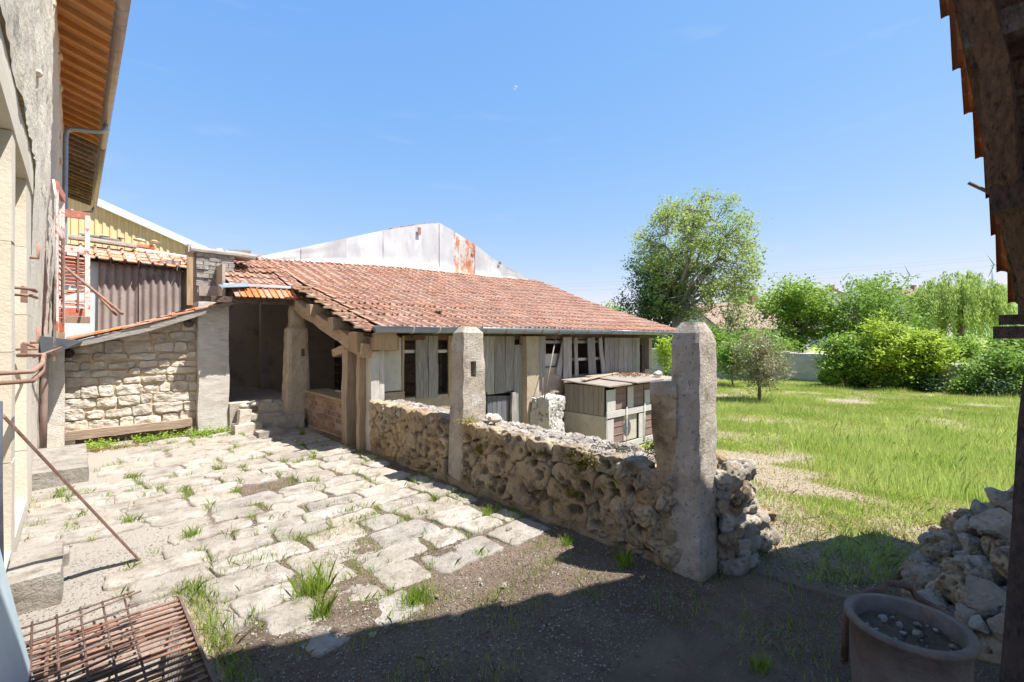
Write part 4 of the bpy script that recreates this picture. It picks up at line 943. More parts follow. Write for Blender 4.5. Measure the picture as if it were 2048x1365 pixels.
# ================================================================== POROUS WALL
pw = thing('porous_wall', 'low wall of brown porous stone full of holes between the pillars', 'wall', (3.2, 4, 0))
WT = .70; WU = 3.02
MB().box((WU+.13, 1.70, -.7), (3.40, 6.2, WT-.09)).obj('wall_core', 'tufa', pw)
def porous_face(v0, v1, z0, z1, fr, seedn, flip=False, mat='tufa', hs=1):
    seeds = []
    for _ in range(4000):
        s = (random.uniform(v0, v1), random.uniform(z0, z1))
        if all(math.hypot(s[0]-q[0], (s[1]-q[1])*1.15) > random.uniform(.24, .40)*seedn for q in seeds): seeds.append(s)
    for p in voronoi(v0, v1, z0, z1, seeds, .0):
        A = area(p)
        if A < .004: continue
        cx = sum(q[0] for q in p)/len(p); cy = sum(q[1] for q in p)/len(p); R = math.sqrt(A/math.pi)
        nh = int(R*105*hs*random.uniform(.4, 1.6)); holes = []
        for _ in range(nh):
            t = random.uniform(0, 6.28); rr = R*math.sqrt(random.random())*.95; hr = random.choice((.010, .014, .014, .02, .026, .034, .042))
            holes.append((cx+rr*math.cos(t), cy+rr*math.sin(t), hr, hr*random.uniform(1.2, 2.2)))
        m = MB(); pillow(m, p, fr,   .045+random.uniform(-.012, .02), edge=.90, rough=.018, rings=tuple(.05*k for k in range(1, 18))+(.90, .95, 1), nseg=64, holes=holes, base=-.09, fs=4.0, cuts=1, wob=.03, drop=.5, fine=.011)
        m.obj('stone', mat, pw, True)
frl = (Vector((WU+.03, 0, 0)), Y_, Z_, -X_)
porous_face(1.80, 4.01, .03, WT-.01, frl, 1.0); porous_face(4.30, 6.14, .02, WT+.02, frl, 1.0)
MB().beam((WU+.05, 1.6, .0), (WU+.05, 6.1, .0), .14, .12, seg=60, jit=.035).obj('footing_or_shade', 'tufa', pw)
# rough top of small set stones
frt = (Vector((0, 0, WT-.06)), Y_, X_, Z_); seeds = []
for _ in range(5000):
    s = (random.uniform(1.9, 6.15), random.uniform(WU-.01, 3.44))
    if all(math.hypot(s[0]-q[0], s[1]-q[1]) > random.uniform(.085, .16) for q in seeds): seeds.append(s)
for p in voronoi(1.88, 6.15, WU+.01, 3.45, seeds, .001):
    if area(p) < .002 or 4.0 < sum(q[0] for q in p)/len(p) < 4.32: continue
    m = MB(); pillow(m, p, frt, .05+random.uniform(-.008, .010), edge=.85, rough=.024, nseg=20, base=-.06, fs=16, cuts=1, wob=.012, drop=.5)
    m.obj('coping_stone', 'tufa_top', pw)
# masonry block and rubble stub at the near pillar
MB().beam((3.165, 1.64, -.1), (3.165, 1.635, 1.19), .34, .19, up=(0, 1, 0), seg=26, jit=.022).obj('end_block', 'tufa', pw)
MB().beam((3.16, 1.55, 1.235), (3.16, 1.75, 1.225), .37, .10, seg=8, jit=.014).obj('cap_slab', 'pillar', pw)
tw = rockset('tufa_white', 6, 4, porous=.5, ang=.5, sd0=20)
tb = rockset('tufa', 6, 4, porous=.5, ang=.5, sd0=60)
k = 0
for lay, z in enumerate((.02, .12, .23, .34, .45, .55, .62)):
    for i in range(6 - lay//3):
        u = 3.30+i*.118+random.uniform(-.03, .03)-lay*.012; s = random.uniform(.15, .24)
        for row in range(2):
            vv = 1.30+row*.17+random.uniform(-.05, .04)+.015*lay
            put(link('rubble_stone', (tw, tw, tb)[random.randrange(3)][k % 6], pw), TRS((u, vv, z), (random.random()*6, random.random()*6, random.random()*6), (s, s*1.15, s*.85))); k += 1
for i in range(34):  # broken face left of the near pillar
    z = random.uniform(.02, .62); s = random.uniform(.09, .17)
    put(link('rubble_stone', tb[i % 6], pw), TRS((WU-.01+random.uniform(-.02, .02), 1.70+random.uniform(-.12, .32), z), (random.random()*6, 0, 0), (s*.7, s*1.3, s)))
# moss on the wall, and one dark patch painting a shadow on its top
def patch(c, n, r, s, mat, par, nm='moss'):
    C = rng.normal(size=(n, 3))*np.array(r)+np.array(c); me = npmesh(nm, leafcloud(C, s, .8, .8), 4, mat); return tag(link(nm, me, par), kind='stuff')
for px, py, r in ((1250, 1010, (.012, .05, .05)), (960, 900, (.012, .04, .02)), (1080, 905, (.015, .05, .012)), (1230, 960, (.012, .06, .04)), (1310, 1080, (.012, .03, .05)), (1155, 935, (.012, .05, .06)), (1190, 925, (.02, .09, .035)), (1145, 915, (.012, .06, .03)), (1000+145, 985, (.012, .03, .02))):
    p = PU(px, py, WU-.005); patch(p, 700, r, .007, 'moss', pw)
p = PU(935, 850, WU+.02); patch((p.x+.03, p.y, WT+.0), 500, (.06, .04, .03), .008, 'moss', pw)
patch((3.22, 2.2, WT-.005), 900, (.08, .10, .006), .007, 'pillar_shadow', pw)  # not a plant: dark flecks paint the near pillar's shadow
p = PV(1315, 915, 2.1); patch((WU-.015, 1.74, .80), 400, (.012, .04, .04), .008, 'moss', pw)
lr = rockset('limestone', 3, 2, ang=.3, sd0=130)
for i, (px, py, s, lb) in enumerate(((993, 843, .15, 'white loose stone on the porous wall just right of the slotted pillar'), (975, 842, .11, 'smaller grey loose stone between slotted pillar and white stone on the wall'))):
    p = PU(px, py, 3.22); put(tag(link('loose_stone', lr[i]), lb, 'stone'), TRS((3.2+.04*i, p.y, WT+.05), (0, 0, i*2), (s, s*1.3, s*.7)))
# ================================================================== HUTCH
hut = thing('rabbit_hutch', 'two-tier rabbit hutch with white frame, mesh doors and board roof', 'hutch', (8.3, 5.7, -.55))
U0, U1, V0, V1, ZB, ZM, ZT = 7.28, 9.75, 5.18, 6.20, -.62, .10, .68
MB().box((U0, V0+.06, ZM+.01), (U0+.03, V1, ZT-.02)).obj('side_board', 'hutch_wood', hut)
for k in range(1, 8): MB().box((U0-.012, V0+.06+k*.12, ZM+.02), (U0-.001, V0+.065+k*.12, ZT-.04)).obj('cover_strip', 'hutch_wood', hut)
MB().box((U0-.01, V0+.03, ZB), (U0+.04, V1, ZM)).obj('side_slab', 'concrete_green', hut)
MB().box((U0+.05, V1-.05, ZB), (U1, V1, ZT-.02)).obj('back_board', 'hutch_wood', hut)
MB().box((U1-.04, V0+.05, ZB), (U1, V1-.05, ZT-.02)).obj('side_board', 'hutch_wood', hut)
for z in (ZM-.02, -.58): MB().box((U0+.05, V0+.06, z), (U1-.05, V1-.06, z+.03)).obj('shelf', 'hutch_wood', hut)
for k, (a, b, c, d) in enumerate(((U0+.02, U0+.30, ZM+.10, ZT-.08), (U0+.72, U0+.92, ZM+.10, ZT-.06), (U0+1.35, U0+1.55, ZM+.10, ZM+.40), (U0+.04, U0+.24, -.45, ZM-.06), (U0+1.12, U0+1.36, -.45, ZM-.06), (U0+2.1, U0+2.3, -.45, ZM-.06), (U0+2.1, U0+2.3, ZM+.1, ZT-.06))):
    MB().beam(((a+b)/2, V0+.01, c), ((a+b)/2, V0+.01, d), b-a, .025, up=(0, 1, 0), seg=3, jit=.003).obj('stile', 'white_paint', hut)
for z, h_ in ((ZM+.03, .13), (-.52, .12)): MB().beam((U0, V0-.0, z), (U1, V0-.0, z), .03, h_, seg=6, jit=.004).obj('rail', 'white_paint', hut)
for a, b, c, d in ((U0+.31, U0+.71, ZM+.10, ZT-.05), (U0+.93, U0+1.34, ZM+.10, ZT-.05), (U0+1.36, U0+2.1, ZM+.10, ZT-.05), (U0+.25, U0+.62, -.45, ZM-.06), (U0+1.37, U0+2.09, -.45, ZM-.06)):
    dr = MB().box((a, V0+.03, c), (b, V0+.045, d)).obj('mesh_door', 'hutch_mesh', hut)
    for t in (.33, .66): MB().box((a, V0+.018, c+(d-c)*t), (b, V0+.029, c+(d-c)*t+.012)).obj('door_bar', 'rust', dr)
wb = MB().box((U0+.63, V0+.04, -.45), (U0+1.11, V0+.055, ZM-.06)); wbo = wb.obj('door_panel', 'concrete_green', hut)
m = MB(); cc = (U0+.75, V0+.036, -.2); m.v = [cc]+[(cc[0]+.13*math.cos(t*math.pi/10), cc[1], cc[2]+.17*math.sin(t*math.pi/10)) for t in range(20)]; m.f = [(0, 1+k, 1+(k+1) % 20) for k in range(20)]; m.obj('hole_shade_disc', 'black_pipe', wbo)  # flat black disc paints the shade inside a hole
for u in (U0+.64, U0+1.30, U0+2.0): MB().tube([(u, V0-.03, -.56), (u, V0-.03, ZM+.13)], .011, 6).obj('latch_rod', 'peeling', hut, True)
MB().beam((U0+.03, V0+.02, ZB), (U0+.03, V0+.02, ZM), .04, .04, up=(0, 1, 0), seg=2).obj('corner_post', 'white_paint', hut)
for k, (a, b, c, d, z) in enumerate(((U0-.08, U0+.75, V0-.12, V1+.02, ZT), (U0+.70, U0+1.75, V0-.22, V1+.03, ZT+.032), (U0+1.7, U1+.15, V0-.20, V1, ZT+.005))):
    MB().beam(((a+b)/2, c, z), ((a+b)/2, d, z+.05), b-a, .028, seg=5, jit=.006, sd=k).obj('roof_board', 'roof_board', hut)
MB().beam((U0+.0, V0+.55, ZT+.085), (U0+1.7, V1-.1, ZT+.11), .10, .02, seg=3).obj('roof_strip', 'wood_warm_y', hut)
patch((U0+1.75, V0+.6, ZT+.09), 500, (.25, .2, .012), .02, 'red_weed', hut, 'leaf_litter')
p = PV(1322, 748, 5.3); put(tag(link('loose_stone', lr[2]), 'white angular stone weighing down the hutch roof', 'stone'), TRS((U0+2.2, 5.35, ZT+.11), (0, 0, .5), (.34, .24, .16)))
# porous block beside the barn wall, pole leaning on it
bmx = bmesh.new(); bmesh.ops.create_cube(bmx, size=1); bmesh.ops.subdivide_edges(bmx, edges=bmx.edges, cuts=34, use_grid_fill=True)
for v_ in bmx.verts:
    c_ = v_.co.copy(); q_ = Vector((c_.x*.52, c_.y*.42, c_.z*1.1)); n_ = Vector((c_.x**5*16, c_.y**5*16, c_.z**5*16))
    if n_.length > 1e-6: n_.normalize()
    q_ += n_*(.05*fbm(q_, 3, 3)); f_ = noise.voronoi(q_*9)[0][0]; q_ -= n_*.07*(1-sm(.12, .36, f_)); q_ += n_*.015*noise.noise(q_*22); v_.co = q_
pb_ = bpy.data.meshes.new('porous_block'); bmx.to_mesh(pb_); bmx.free(); pb_.materials.append(MATS['tufa_bright'])
p = PV(1098, 825, 5.95); q = PV(1098, 860, 5.95); sc_ = .62
put(tag(link('porous_block', pb_), 'white porous stone block full of holes against the barn wall', 'stone block'), TRS((p.x, 5.98, -.07), (0, 0, .12), 1))
a = PV(1113, 668, 6.0); b = PV(1088, 800, 5.85)
o = MB().tube([a, a.lerp(b, .5)+Vector((0, 0, .01)), b], [.012, .014, .014], 7).obj('pole', 'roof_board', None, True); tag(o, 'thin pale pole leaning from the porous block up to the barn gutter', 'pole')
o = MB().tube([PV(1086, 755, 5.98), PV(1085, 802, 5.9)], .006, 5).obj('rod', 'rust', None, True); tag(o, 'thin short rod standing beside the leaning pole', 'rod')
# ================================================================== SHED ON THE RIGHT
rs_ = thing('open_shed', 'dark timber shed roof with red tile verge at the right edge', 'shed', (4.5, -1, 0))
SL = 1.105
def VV_(u): return .29-.17*(u-3.75)
def shz(u): return 3.57-SL*(u-3.75)
tmv = tile_mesh(.24, .42, 'tile_red', t=.03)
sd_ = Vector((1, 0, -SL)).normalized(); L0 = math.hypot(1, SL)
allv = []
u = 5.35
while u > .95:
    for c in range(10):
        J = lambda s: random.uniform(-s, s)
        allv.append(frame_mat((u+J(.012), VV_(u)-.12-c*.232+(J(.018) if c == 0 else 0), shz(u)+.07+J(.01)), (J(.03)-.138*0, 1, 0), (-1, .138, SL-.13)))
    u -= .215
near = [m_ for m_ in allv if m_.translation.y > VV_(m_.translation.x)-.3]
for m_ in near: put(link('roof_tile', tmv, rs_), m_)
join_meshes(tmv, [m_ for m_ in allv if m_.translation.y <= VV_(m_.translation.x)-.3], 'far_roof_tiles', 'tile_red', rs_)
MB().hexa([(5.3, -5, shz(5.3)), (.9, -5, shz(.9)), (.9, VV_(.9)-.06, shz(.9)), (5.3, VV_(5.3)-.06, shz(5.3)), (5.3, -5, shz(5.3)+.03), (.9, -5, shz(.9)+.03), (.9, VV_(.9)-.06, shz(.9)+.03), (5.3, VV_(5.3)-.06, shz(5.3)+.03)]).obj('roof_deck', 'wood_dark', rs_)
MB().hexa([(-.2, -5, shz(.9)-.9), (.9, -5, shz(.9)), (.9, VV_(.9)-.06, shz(.9)), (-.2, VV_(.9)-.06, shz(.9)-.9), (-.2, -5, shz(.9)-.85), (.9, -5, shz(.9)+.05), (.9, VV_(.9)-.06, shz(.9)+.05), (-.2, VV_(.9)-.06, shz(.9)-.85)]).obj('roof_slope', 'tile_red', rs_)
u = 5.3; k = 0
while u > 2.4:  # batten ends
    MB().beam((u, -.9, shz(u)-.02), (u, VV_(u)-.085+random.uniform(-.03, .01), shz(u)-.02), .06, .035, seg=3, jit=.006).obj('batten', 'wood_dark', rs_); u -= .16; k += 1
def sp(u, v, dz): return (u, v, shz(u)+dz)
MB().beam(sp(5.25, VV_(5.25)-.17, -.16), sp(1.0, VV_(1.0)-.17, -.16), .13, .17, seg=16, jit=.035).obj('verge_rafter', 'wood_dark', rs_)
MB().beam(sp(5.25, -.75, -.16), sp(1.0, -.75, -.16), .13, .17, seg=8, jit=.03).obj('rafter', 'wood_dark', rs_)
for u, dz, s, t in ((4.55, -.13, .17, .06), (4.42, -.32, .15, .05), (4.98, -.16, .13, .03), (5.13, -.20, .12, .05), (3.82, -.12, .13, .05), (3.4, -.14, .16, .06)):
    MB().beam((u, -4.8, shz(u)+dz), (u+.02, VV_(u)-.11+t*.3, shz(u)+dz), s, s*1.15, seg=14, jit=.03, sd=u).obj('purlin', 'wood_dark', rs_)
MB().beam((5.24, -4.8, 1.66), (5.24, .09, 1.64), .15, .09, seg=8, jit=.02).obj('eaves_plate', 'wood_dark', rs_)
MB().beam((5.26, -4.8, 1.75), (5.26, .06, 1.74), .16, .08, seg=8, jit=.02, sd=3).obj('eaves_plate', 'wood_dark', rs_)
MB().tube([sp(4.62, .05, -.05), sp(4.6, .20, .06)], .012, 6).obj('iron_spike', 'rust_dark', rs_, True)
pa_ = P(2034, 1365, 1.45); pb2 = P(2068, 900, 1.62)
dd_ = (pb2-pa_).normalized(); pt0 = pa_-dd_*(pa_.z/dd_.z); pt1 = pa_+dd_*((2.6-pa_.z)/dd_.z)
MB().beam(pt0, pt1, .06, .06, up=(GX, GY, 0), seg=8, jit=.006).obj('leaning_post', 'wood_dark', rs_)
MB().box((5.1, -4.8, -.2), (5.3, -3.6, 1.6)).obj('side_wall', 'plaster_dark', rs_)
MB().beam((5.22, -.9, -.2), (5.22, -.9, 1.6), .16, .16, up=(0, 1, 0), seg=6, jit=.015).obj('post', 'wood_dark', rs_)
# rubble heap
big = rockset('tufa_white', 8, 4, porous=.20, ang=.9, sd0=200)
for me_ in big: me_.polygons.foreach_set('use_smooth', [False]*len(me_.polygons))
hp = thing('stone_heap', 'heap of large pale rubble stones under the right shed', 'stone heap', (4.3, 0, 0))
rr = random.Random(5)
for i in range(460):
    u = rr.uniform(3.35, 5.4); cvv = -.10+.10*math.sin(u*2); vv = rr.gauss(cvv, .28)
    if vv > .42 or vv < -.9: continue
    hmax = .62*math.exp(-((vv-cvv+.1)/.42)**2)*sm(2.85, 4.3, u)
    z = rr.uniform(0, 1)*hmax; s = rr.choice((.08, .10, .13, .15, .18, .22))
    put(link('stone', (big if i % 3 else tb)[i % 6], hp), TRS((u, vv, z+.02+field_z(u, vv)*.6), (rr.random()*6, rr.random()*6, rr.random()*6), (s, s*1.25, s*.8)))
# tub and bent tube in the foreground right
tub = thing('planter_tub', 'round rusty tub filled with soil and debris in the shaded lower right', 'tub', (2.63, .30, 0))
tc = Vector((2.60, .30, 0)); m = MB(); pr = [(.19, 0), (.20, .2), (.205, .36), (.222, .365), (.222, .385), (.19, .385), (.186, .30)]; n = 40
for r_, z in pr: m.v += [(tc.x+r_*math.cos(2*math.pi*k/n), tc.y+r_*math.sin(2*math.pi*k/n), z) for k in range(n)]
for i in range(len(pr)-1):
    for k in range(n): m.f.append((i*n+k, i*n+(k+1) % n, (i+1)*n+(k+1) % n, (i+1)*n+k))
m.obj('shell', 'tub', tub, True)
m = MB(); m.v = [(tc.x, tc.y, .33)]
for j, r_ in enumerate((.05, .1, .15, .188)): m.v += [(tc.x+r_*math.cos(2*math.pi*k/n), tc.y+r_*math.sin(2*math.pi*k/n), .315+.03*noise.noise((k*.5, r_*20, 0))) for k in range(n)]
m.f = [(0, 1+k, 1+(k+1) % n) for k in range(n)]
for i in range(3):
    for k in range(n): m.f.append((1+i*n+k, 1+(i+1)*n+k, 1+(i+1)*n+(k+1) % n, 1+i*n+(k+1) % n))
m.obj('soil', 'soil', tub, True)
for i in range(26):
    t = rr.random()*6.28; r_ = .16*math.sqrt(rr.random()); s = rr.choice((.012, .018, .025, .035))
    put(link('debris', crumb[i % 4], tub), TRS((tc.x+r_*math.cos(t), tc.y+r_*math.sin(t), .33), (rr.random()*6, 0, rr.random()*6), (s, s*1.4, s*.6)))
tp = [PZ(1688, 1330, .0), P(1690, 1240, 2.32), P(1705, 1205, 2.34), P(1735, 1184, 2.36), P(1768, 1180, 2.38), P(1771, 1166, 2.38), P(1820, 1172, 2.4), P(1832, 1195, 2.4), P(1900, 1232, 2.25), P(1935, 1290, 2.1), PZ(1960, 1420, .0)]
tp[0] = Vector((tp[1].x, tp[1].y, 0)); tp[-1] = Vector((tp[-2].x, tp[-2].y, 0.0))
o = MB().tube(tp, .016, 8).obj('bent_tube', 'rust_dark', None, True); tag(o, 'bent dark iron tube frame standing behind the round tub', 'tube')
# ================================================================== FAR BACKGROUND
gwall = thing('garden_wall', 'low grey concrete garden wall at the back of the meadow', 'wall', tuple(PX(1650, 23, -.6)))
prev = None
for k in range(13):
    px = 1300+k*70; Yv = bwall_Y(px); top = .95-.62*(px-1500)/548 if px > 1500 else .95
    a = PX(px, Yv, -.9); px2 = px+70; b = PX(px2, bwall_Y(px2), -.9); tp_ = .95-.62*max(0, (px+35-1500))/548
    MB().beam((a.x, a.y, (tp_-.9)/2), (b.x, b.y, (tp_-.9)/2), .22, tp_+.9, seg=2, jit=.02, sd=k).obj('wall_panel', 'garden_wall', gwall)
def far_house(name, label, px, Yv, wpx, zeave, zridge, depth, roofmat, ang=0, wallz=-.5):
    c = PX(px, Yv, 0); wd = wpx/FX*Yv; t = thing(name, label, 'house', (c.x, c.y, field_z(c.x, c.y)))
    R_ = Matrix.Rotation(-TH+ang, 4, 'Z'); T_ = Matrix.Translation(c)
    def tr(mb): mb.v = [tuple(T_@R_@Vector(v)) for v in mb.v]; return mb
    hw, hd = wd/2, depth/2; z0 = field_z(c.x, c.y)-.3
    tr(MB().box((-hw, -hd, z0), (hw, hd, zeave))).obj('wall', 'render_white', t)
    m = MB(); o = .35
    m.v = [(-hw-o, -hd-o, zeave-.15), (hw+o, -hd-o, zeave-.15), (hw+o, 0, zridge), (-hw-o, 0, zridge), (-hw-o, hd+o, zeave-.15), (hw+o, hd+o, zeave-.15)]
    m.v += [(x, y, z+.12) for x, y, z in m.v]; m.f = [(0, 1, 2, 3), (3, 2, 5, 4), (6, 7, 8, 9), (9, 8, 11, 10), (0, 1, 7, 6), (4, 5, 11, 10), (1, 2, 8, 7), (2, 5, 11, 8), (0, 3, 9, 6), (3, 4, 10, 9)]
    tr(m).obj('roof', roofmat, t)
    m = MB(); m.v = [(-hw, 0, zridge-.02), (-hw, -hd, zeave), (-hw, hd, zeave), (hw, 0, zridge-.02), (hw, -hd, zeave), (hw, hd, zeave)]; m.f = [(0, 1, 2), (3, 5, 4)]; tr(m).obj('gable', 'render_white', t)
    tr(MB().box((hw*.4, -.3, zridge-.3), (hw*.4+.5, .3, zridge+.7))).obj('chimney', 'brick_dull', t)
    for k in (-.55, 0, .55):
        wv = tr(MB().box((k*hw-.5, -hd-.06, zeave-1.6), (k*hw+.5, -hd+.05, zeave-.45))); wo_ = wv.obj('window', 'white_paint', t)
        tr(MB().box((k*hw-.42, -hd-.075, zeave-1.52), (k*hw+.42, -hd-.062, zeave-.53))).obj('pane', 'glass_dark', wo_)
    return t
far_house('bungalow', 'low white bungalow with brown tiled roof behind the pink-leaved young tree', 1468, 40, 175, 2.3, 4.4, 8, 'roof_far', .15)
far_house('village_house', 'house with orange gable roof showing above the round tree', 1662, 62, 70, 5.6, 7.9, 9, 'roof_far_red', .9)
far_house('village_house', 'distant house with dull brown roof left of the willow', 1812, 75, 75, 7.0, 9.3, 9, 'roof_far', .2)
pc_ = PX(1505, 33, 0)
cp = thing('car_port', 'small pink-roofed porch in front of the bungalow', 'porch', (pc_.x, pc_.y, field_z(pc_.x, pc_.y)))
a = P(1483, 663, 33); b = P(1530, 663, 33)
MB().beam(a, b, 1.2, .12, seg=2, jit=0).obj('roof', 'roof_far_red', cp)
for q in (a, b): MB().tube([(q.x, q.y, field_z(q.x, q.y)-.1), (q.x, q.y, q.z)], .06, 6).obj('post', 'white_paint', cp)
def turbine(px, py, Yv, bl, a0, label):
    h_ = P(px, py, Yv); gzv = field_z(h_.x, h_.y)-10; t = thing('wind_turbine', label, 'wind turbine', (h_.x, h_.y, gzv), 'wind turbines on the horizon')
    MB().tube([(h_.x, h_.y, gzv), (h_.x, h_.y, h_.z)], [bl*.07, bl*.045], 10).obj('tower', 'turbine', t, True)
    f = Vector((GX, GY, 0)); s = Vector((RX, RY, 0)); MB().tube([h_-f*bl*.12, h_+f*bl*.1], bl*.035, 8).obj('nacelle', 'turbine', t, True)
    c = h_-f*bl*.13
    for k in range(3):
        a = a0+k*2.0944; d = s*math.cos(a)+Z_*math.sin(a)
        MB().tube([c, c+d*bl*.2, c+d*bl], [bl*.035, bl*.05, bl*.012], 6).obj('blade', 'turbine', t, True)
turbine(1817, 553, 1150, 34, 2.0, 'white wind turbine on the hill between bushes and willow')
turbine(1985, 531, 1050, 30, 2.15, 'white wind turbine just left of the dark shed eave')
turbine(1548, 552, 1500, 22, 1.6, 'tiny wind turbine just right of the big ash tree')
turbine(1247, 572, 1500, 26, 1.7, 'tiny wind turbine just left of the big ash tree')
for k, (y0, y1) in enumerate(((578, 515), (586, 528), (572, 508))):
    pts = [P(1050+t*1000, y0+(y1-y0)*t+6*math.sin(math.pi*t), 160) for t in lin(0, 1, 14)]
    o = MB().tube(pts, .02, 4).obj('power_line', 'wire'); tag(o, ('middle power line crossing the sky behind the trees', 'lowest power line crossing the sky behind the trees', 'topmost power line crossing the sky behind the trees')[k], 'power line', 'power lines')
# ------------------------------------------------------------------ trees
def tree(name, label, cat, base, trunk_h, cen, rad, nl, nt, per, leaf, lmat, bmat, sd, tr=.15, spread=.35, group=None, gap=-.1, lmat2=None, lumpA=.38, shell=.45, asp=.5, pn='crown', multi=1, fr2=.0):
    R = random.Random(sd); base = Vector(base); cen = Vector(cen); t = thing(name, label, cat, tuple(base), group); rad = Vector(rad)
    mb = MB(); fork = base+Vector((0, 0, trunk_h)); nodes = []
    mb.tube([base-Z_*.15, base+Z_*trunk_h*.5+Vector((R.uniform(-.1, .1)*tr, 0, 0)), fork], [tr*1.25, tr, tr*.85], 10)
    for k in range(nl):
        while True:
            d = Vector((R.uniform(-1, 1), R.uniform(-1, 1), R.uniform(-.5, 1)))
            if .25 < d.length < 1: break
        e = cen+Vector((d.x*rad.x, d.y*rad.y, d.z*rad.z))*.9; st_ = base.lerp(fork, R.uniform(.55, 1)) if k else fork
        m1 = st_.lerp(e, .4)+Vector((0, 0, .12*(e-st_).length)); pts = []
        for q in range(9):
            u = q/8; p = st_*(1-u)**2+m1*2*u*(1-u)+e*u*u; pts.append(p+Vector((noise.noise(p*1.3+Vector((sd, 0, 0))), noise.noise(p*1.3+Vector((0, sd, 0))), 0))*.10*(e-st_).length*u)
        mb.tube(pts, [tr*.62*(1-.88*q/8) for q in range(9)], 6, False); nodes += [(p, tr*.62*(1-.88*q/8)) for q, p in enumerate(pts) if q > 2]
    C = []; npos = np.array([n_[0][:] for n_ in nodes]); tries = 0; cnt = 0
    while cnt < nt and tries < nt*20:
        tries += 1
        d = Vector((R.gauss(0, 1), R.gauss(0, 1), R.gauss(0, 1))).normalized()*R.random()**shell
        lump = 1+lumpA*noise.noise(d*2.6+Vector((sd*1.7, 0, 0)))
        p = cen+Vector((d.x*rad.x, d.y*rad.y, d.z*rad.z))*lump
        if noise.noise(p*(2.2/max(rad))+Vector((sd, sd, 0)))+.4*noise.noise(p*(5/max(rad))) < gap: continue
        if p.z < base.z+.05: continue
        i = int(np.argmin(np.sum((npos-np.array(p[:]))**2, 1))); q, qr = nodes[i]
        if tr > .03: mb.tube([q, q.lerp(p, .5)+Vector((0, 0, -.04*(p-q).length)), p], [min(qr*.6, .03+.02*tr), tr*.06+.004, .003], 3, False)
        C.append(p); cnt += 1
    C = np.array([c[:] for c in C]); mb.obj('trunk', bmat, t, True)
    L = np.repeat(C, per, 0)+rng.normal(size=(len(C)*per, 3))*np.array([1, 1, .75])*spread
    if lmat2:
        k = rng.random(len(L)) < fr2 if isinstance(fr2, float) else L[:, 2] < fr2[0]
        tag(link('lower_foliage' if not isinstance(fr2, float) else 'blossom', npmesh('f', leafcloud(L[k], leaf, .5, asp), 4, lmat2), t), kind='stuff'); L = L[~k]
    tag(link(pn, npmesh('crown', leafcloud(L, leaf, .5, asp), 4, lmat), t), kind='stuff'); return t
def gp(px, Yv): 
    p = PX(px, Yv, 0); p.z = field_z(p.x, p.y); return p
def cpt(px, py, Yv): return P(px, py, Yv)
# big ash, multi-limbed
b = gp(1352, 33); tree('ash_tree', 'tall airy ash tree rising behind the right end of the barn', 'tree', b, 3.2, cpt(1388, 518, 33), (4.5, 4.2, 5.0), 18, 640, 36, .11, 'leaf_ash', 'bark_grey', 17, tr=.30, spread=.29, lumpA=.16, gap=-.10, shell=.40, lmat2=None)
b = gp(1322, 35); tree('dark_tree', 'dense dark tree standing left of the ash trunk behind the barn', 'tree', b, 1.5, cpt(1318, 600, 35), (2.6, 2.6, 3.6), 8, 300, 46, .12, 'leaf_ash_dark', 'bark', 12, tr=.18, spread=.42, gap=-.35)
b = gp(1600, 27.5); tree('round_tree', 'round bright green tree on a short trunk beyond the garden wall', 'tree', b, 1.9, cpt(1592, 622, 27.5), (2.1, 2.0, 1.9), 9, 230, 40, .10, 'leaf_maple', 'bark', 13, tr=.17, spread=.27, gap=-.28, asp=.65)
b = gp(1735, 26); tree('leafy_tree', 'tall mid-green leafy tree beside the round tree', 'tree', b, 1.2, cpt(1735, 648, 26), (2.5, 2.2, 2.5), 9, 260, 40, .10, 'leaf_hedge', 'bark', 14, tr=.15, spread=.3, gap=-.4)
b = gp(1762, 29); tree('spiky_shrub', 'darker bush with upright shoots behind the bright elders', 'shrub', b, .6, cpt(1750, 600, 29), (1.5, 1.2, 1.5), 8, 90, 36, .10, 'leaf_hedge', 'bark', 24, tr=.08, spread=.22, gap=-.3)
for k, (px, py, Yv, rx, rz_, lb) in enumerate(((1690, 722, 20.5, .95, 1.0, 'bright yellow-green elder bush left end of the hedge row'), (1765, 705, 20.0, 1.15, 1.4, 'largest bright yellow-green elder bush at the garden wall'), (1842, 715, 19.4, .85, 1.15, 'bright yellow-green elder bush right end of the hedge row'))):
    b = gp(px, Yv); tree('elder_bush', lb, 'bush', b, .3, cpt(px, py, Yv), (rx, rx, rz_), 9, 210, 42, .075, 'leaf_elder' if k != 0 else 'leaf_maple', 'bark', 30+k, tr=.05, spread=.17, gap=-.28, group='elder bushes along the garden wall', asp=.55)
b = gp(1965, 18.5); tree('dark_bush', 'low dark green bush against the garden wall at right', 'bush', b, .2, cpt(2010, 745, 18.0), (1.6, 1.2, 1.0), 8, 190, 42, .075, 'leaf_hedge', 'bark', 41, tr=.05, spread=.2, gap=-.5)
b = gp(2030, 20); tree('dark_bush', 'taller dark bush partly behind the right shed post', 'bush', b, .2, cpt(2050, 715, 20.0), (1.4, 1.2, 1.3), 8, 190, 42, .075, 'leaf_hedge', 'bark', 45, tr=.05, spread=.2, gap=-.5)
b = gp(1915, 24); tree('round_shrub', 'clipped round dark green shrub before the willow', 'shrub', b, .2, cpt(1915, 700, 24), (1.2, .9, .65), 7, 130, 40, .08, 'leaf_maple', 'bark', 42, tr=.05, spread=.16, gap=-.6)
b = gp(1333, 17.0); tree('young_shrub', 'bright green upright shrub beside the barn end', 'shrub', b, .3, cpt(1333, 706, 17.0), (.42, .4, .85), 6, 70, 22, .055, 'leaf_elder', 'bark', 43, tr=.025, spread=.11, gap=-.5)
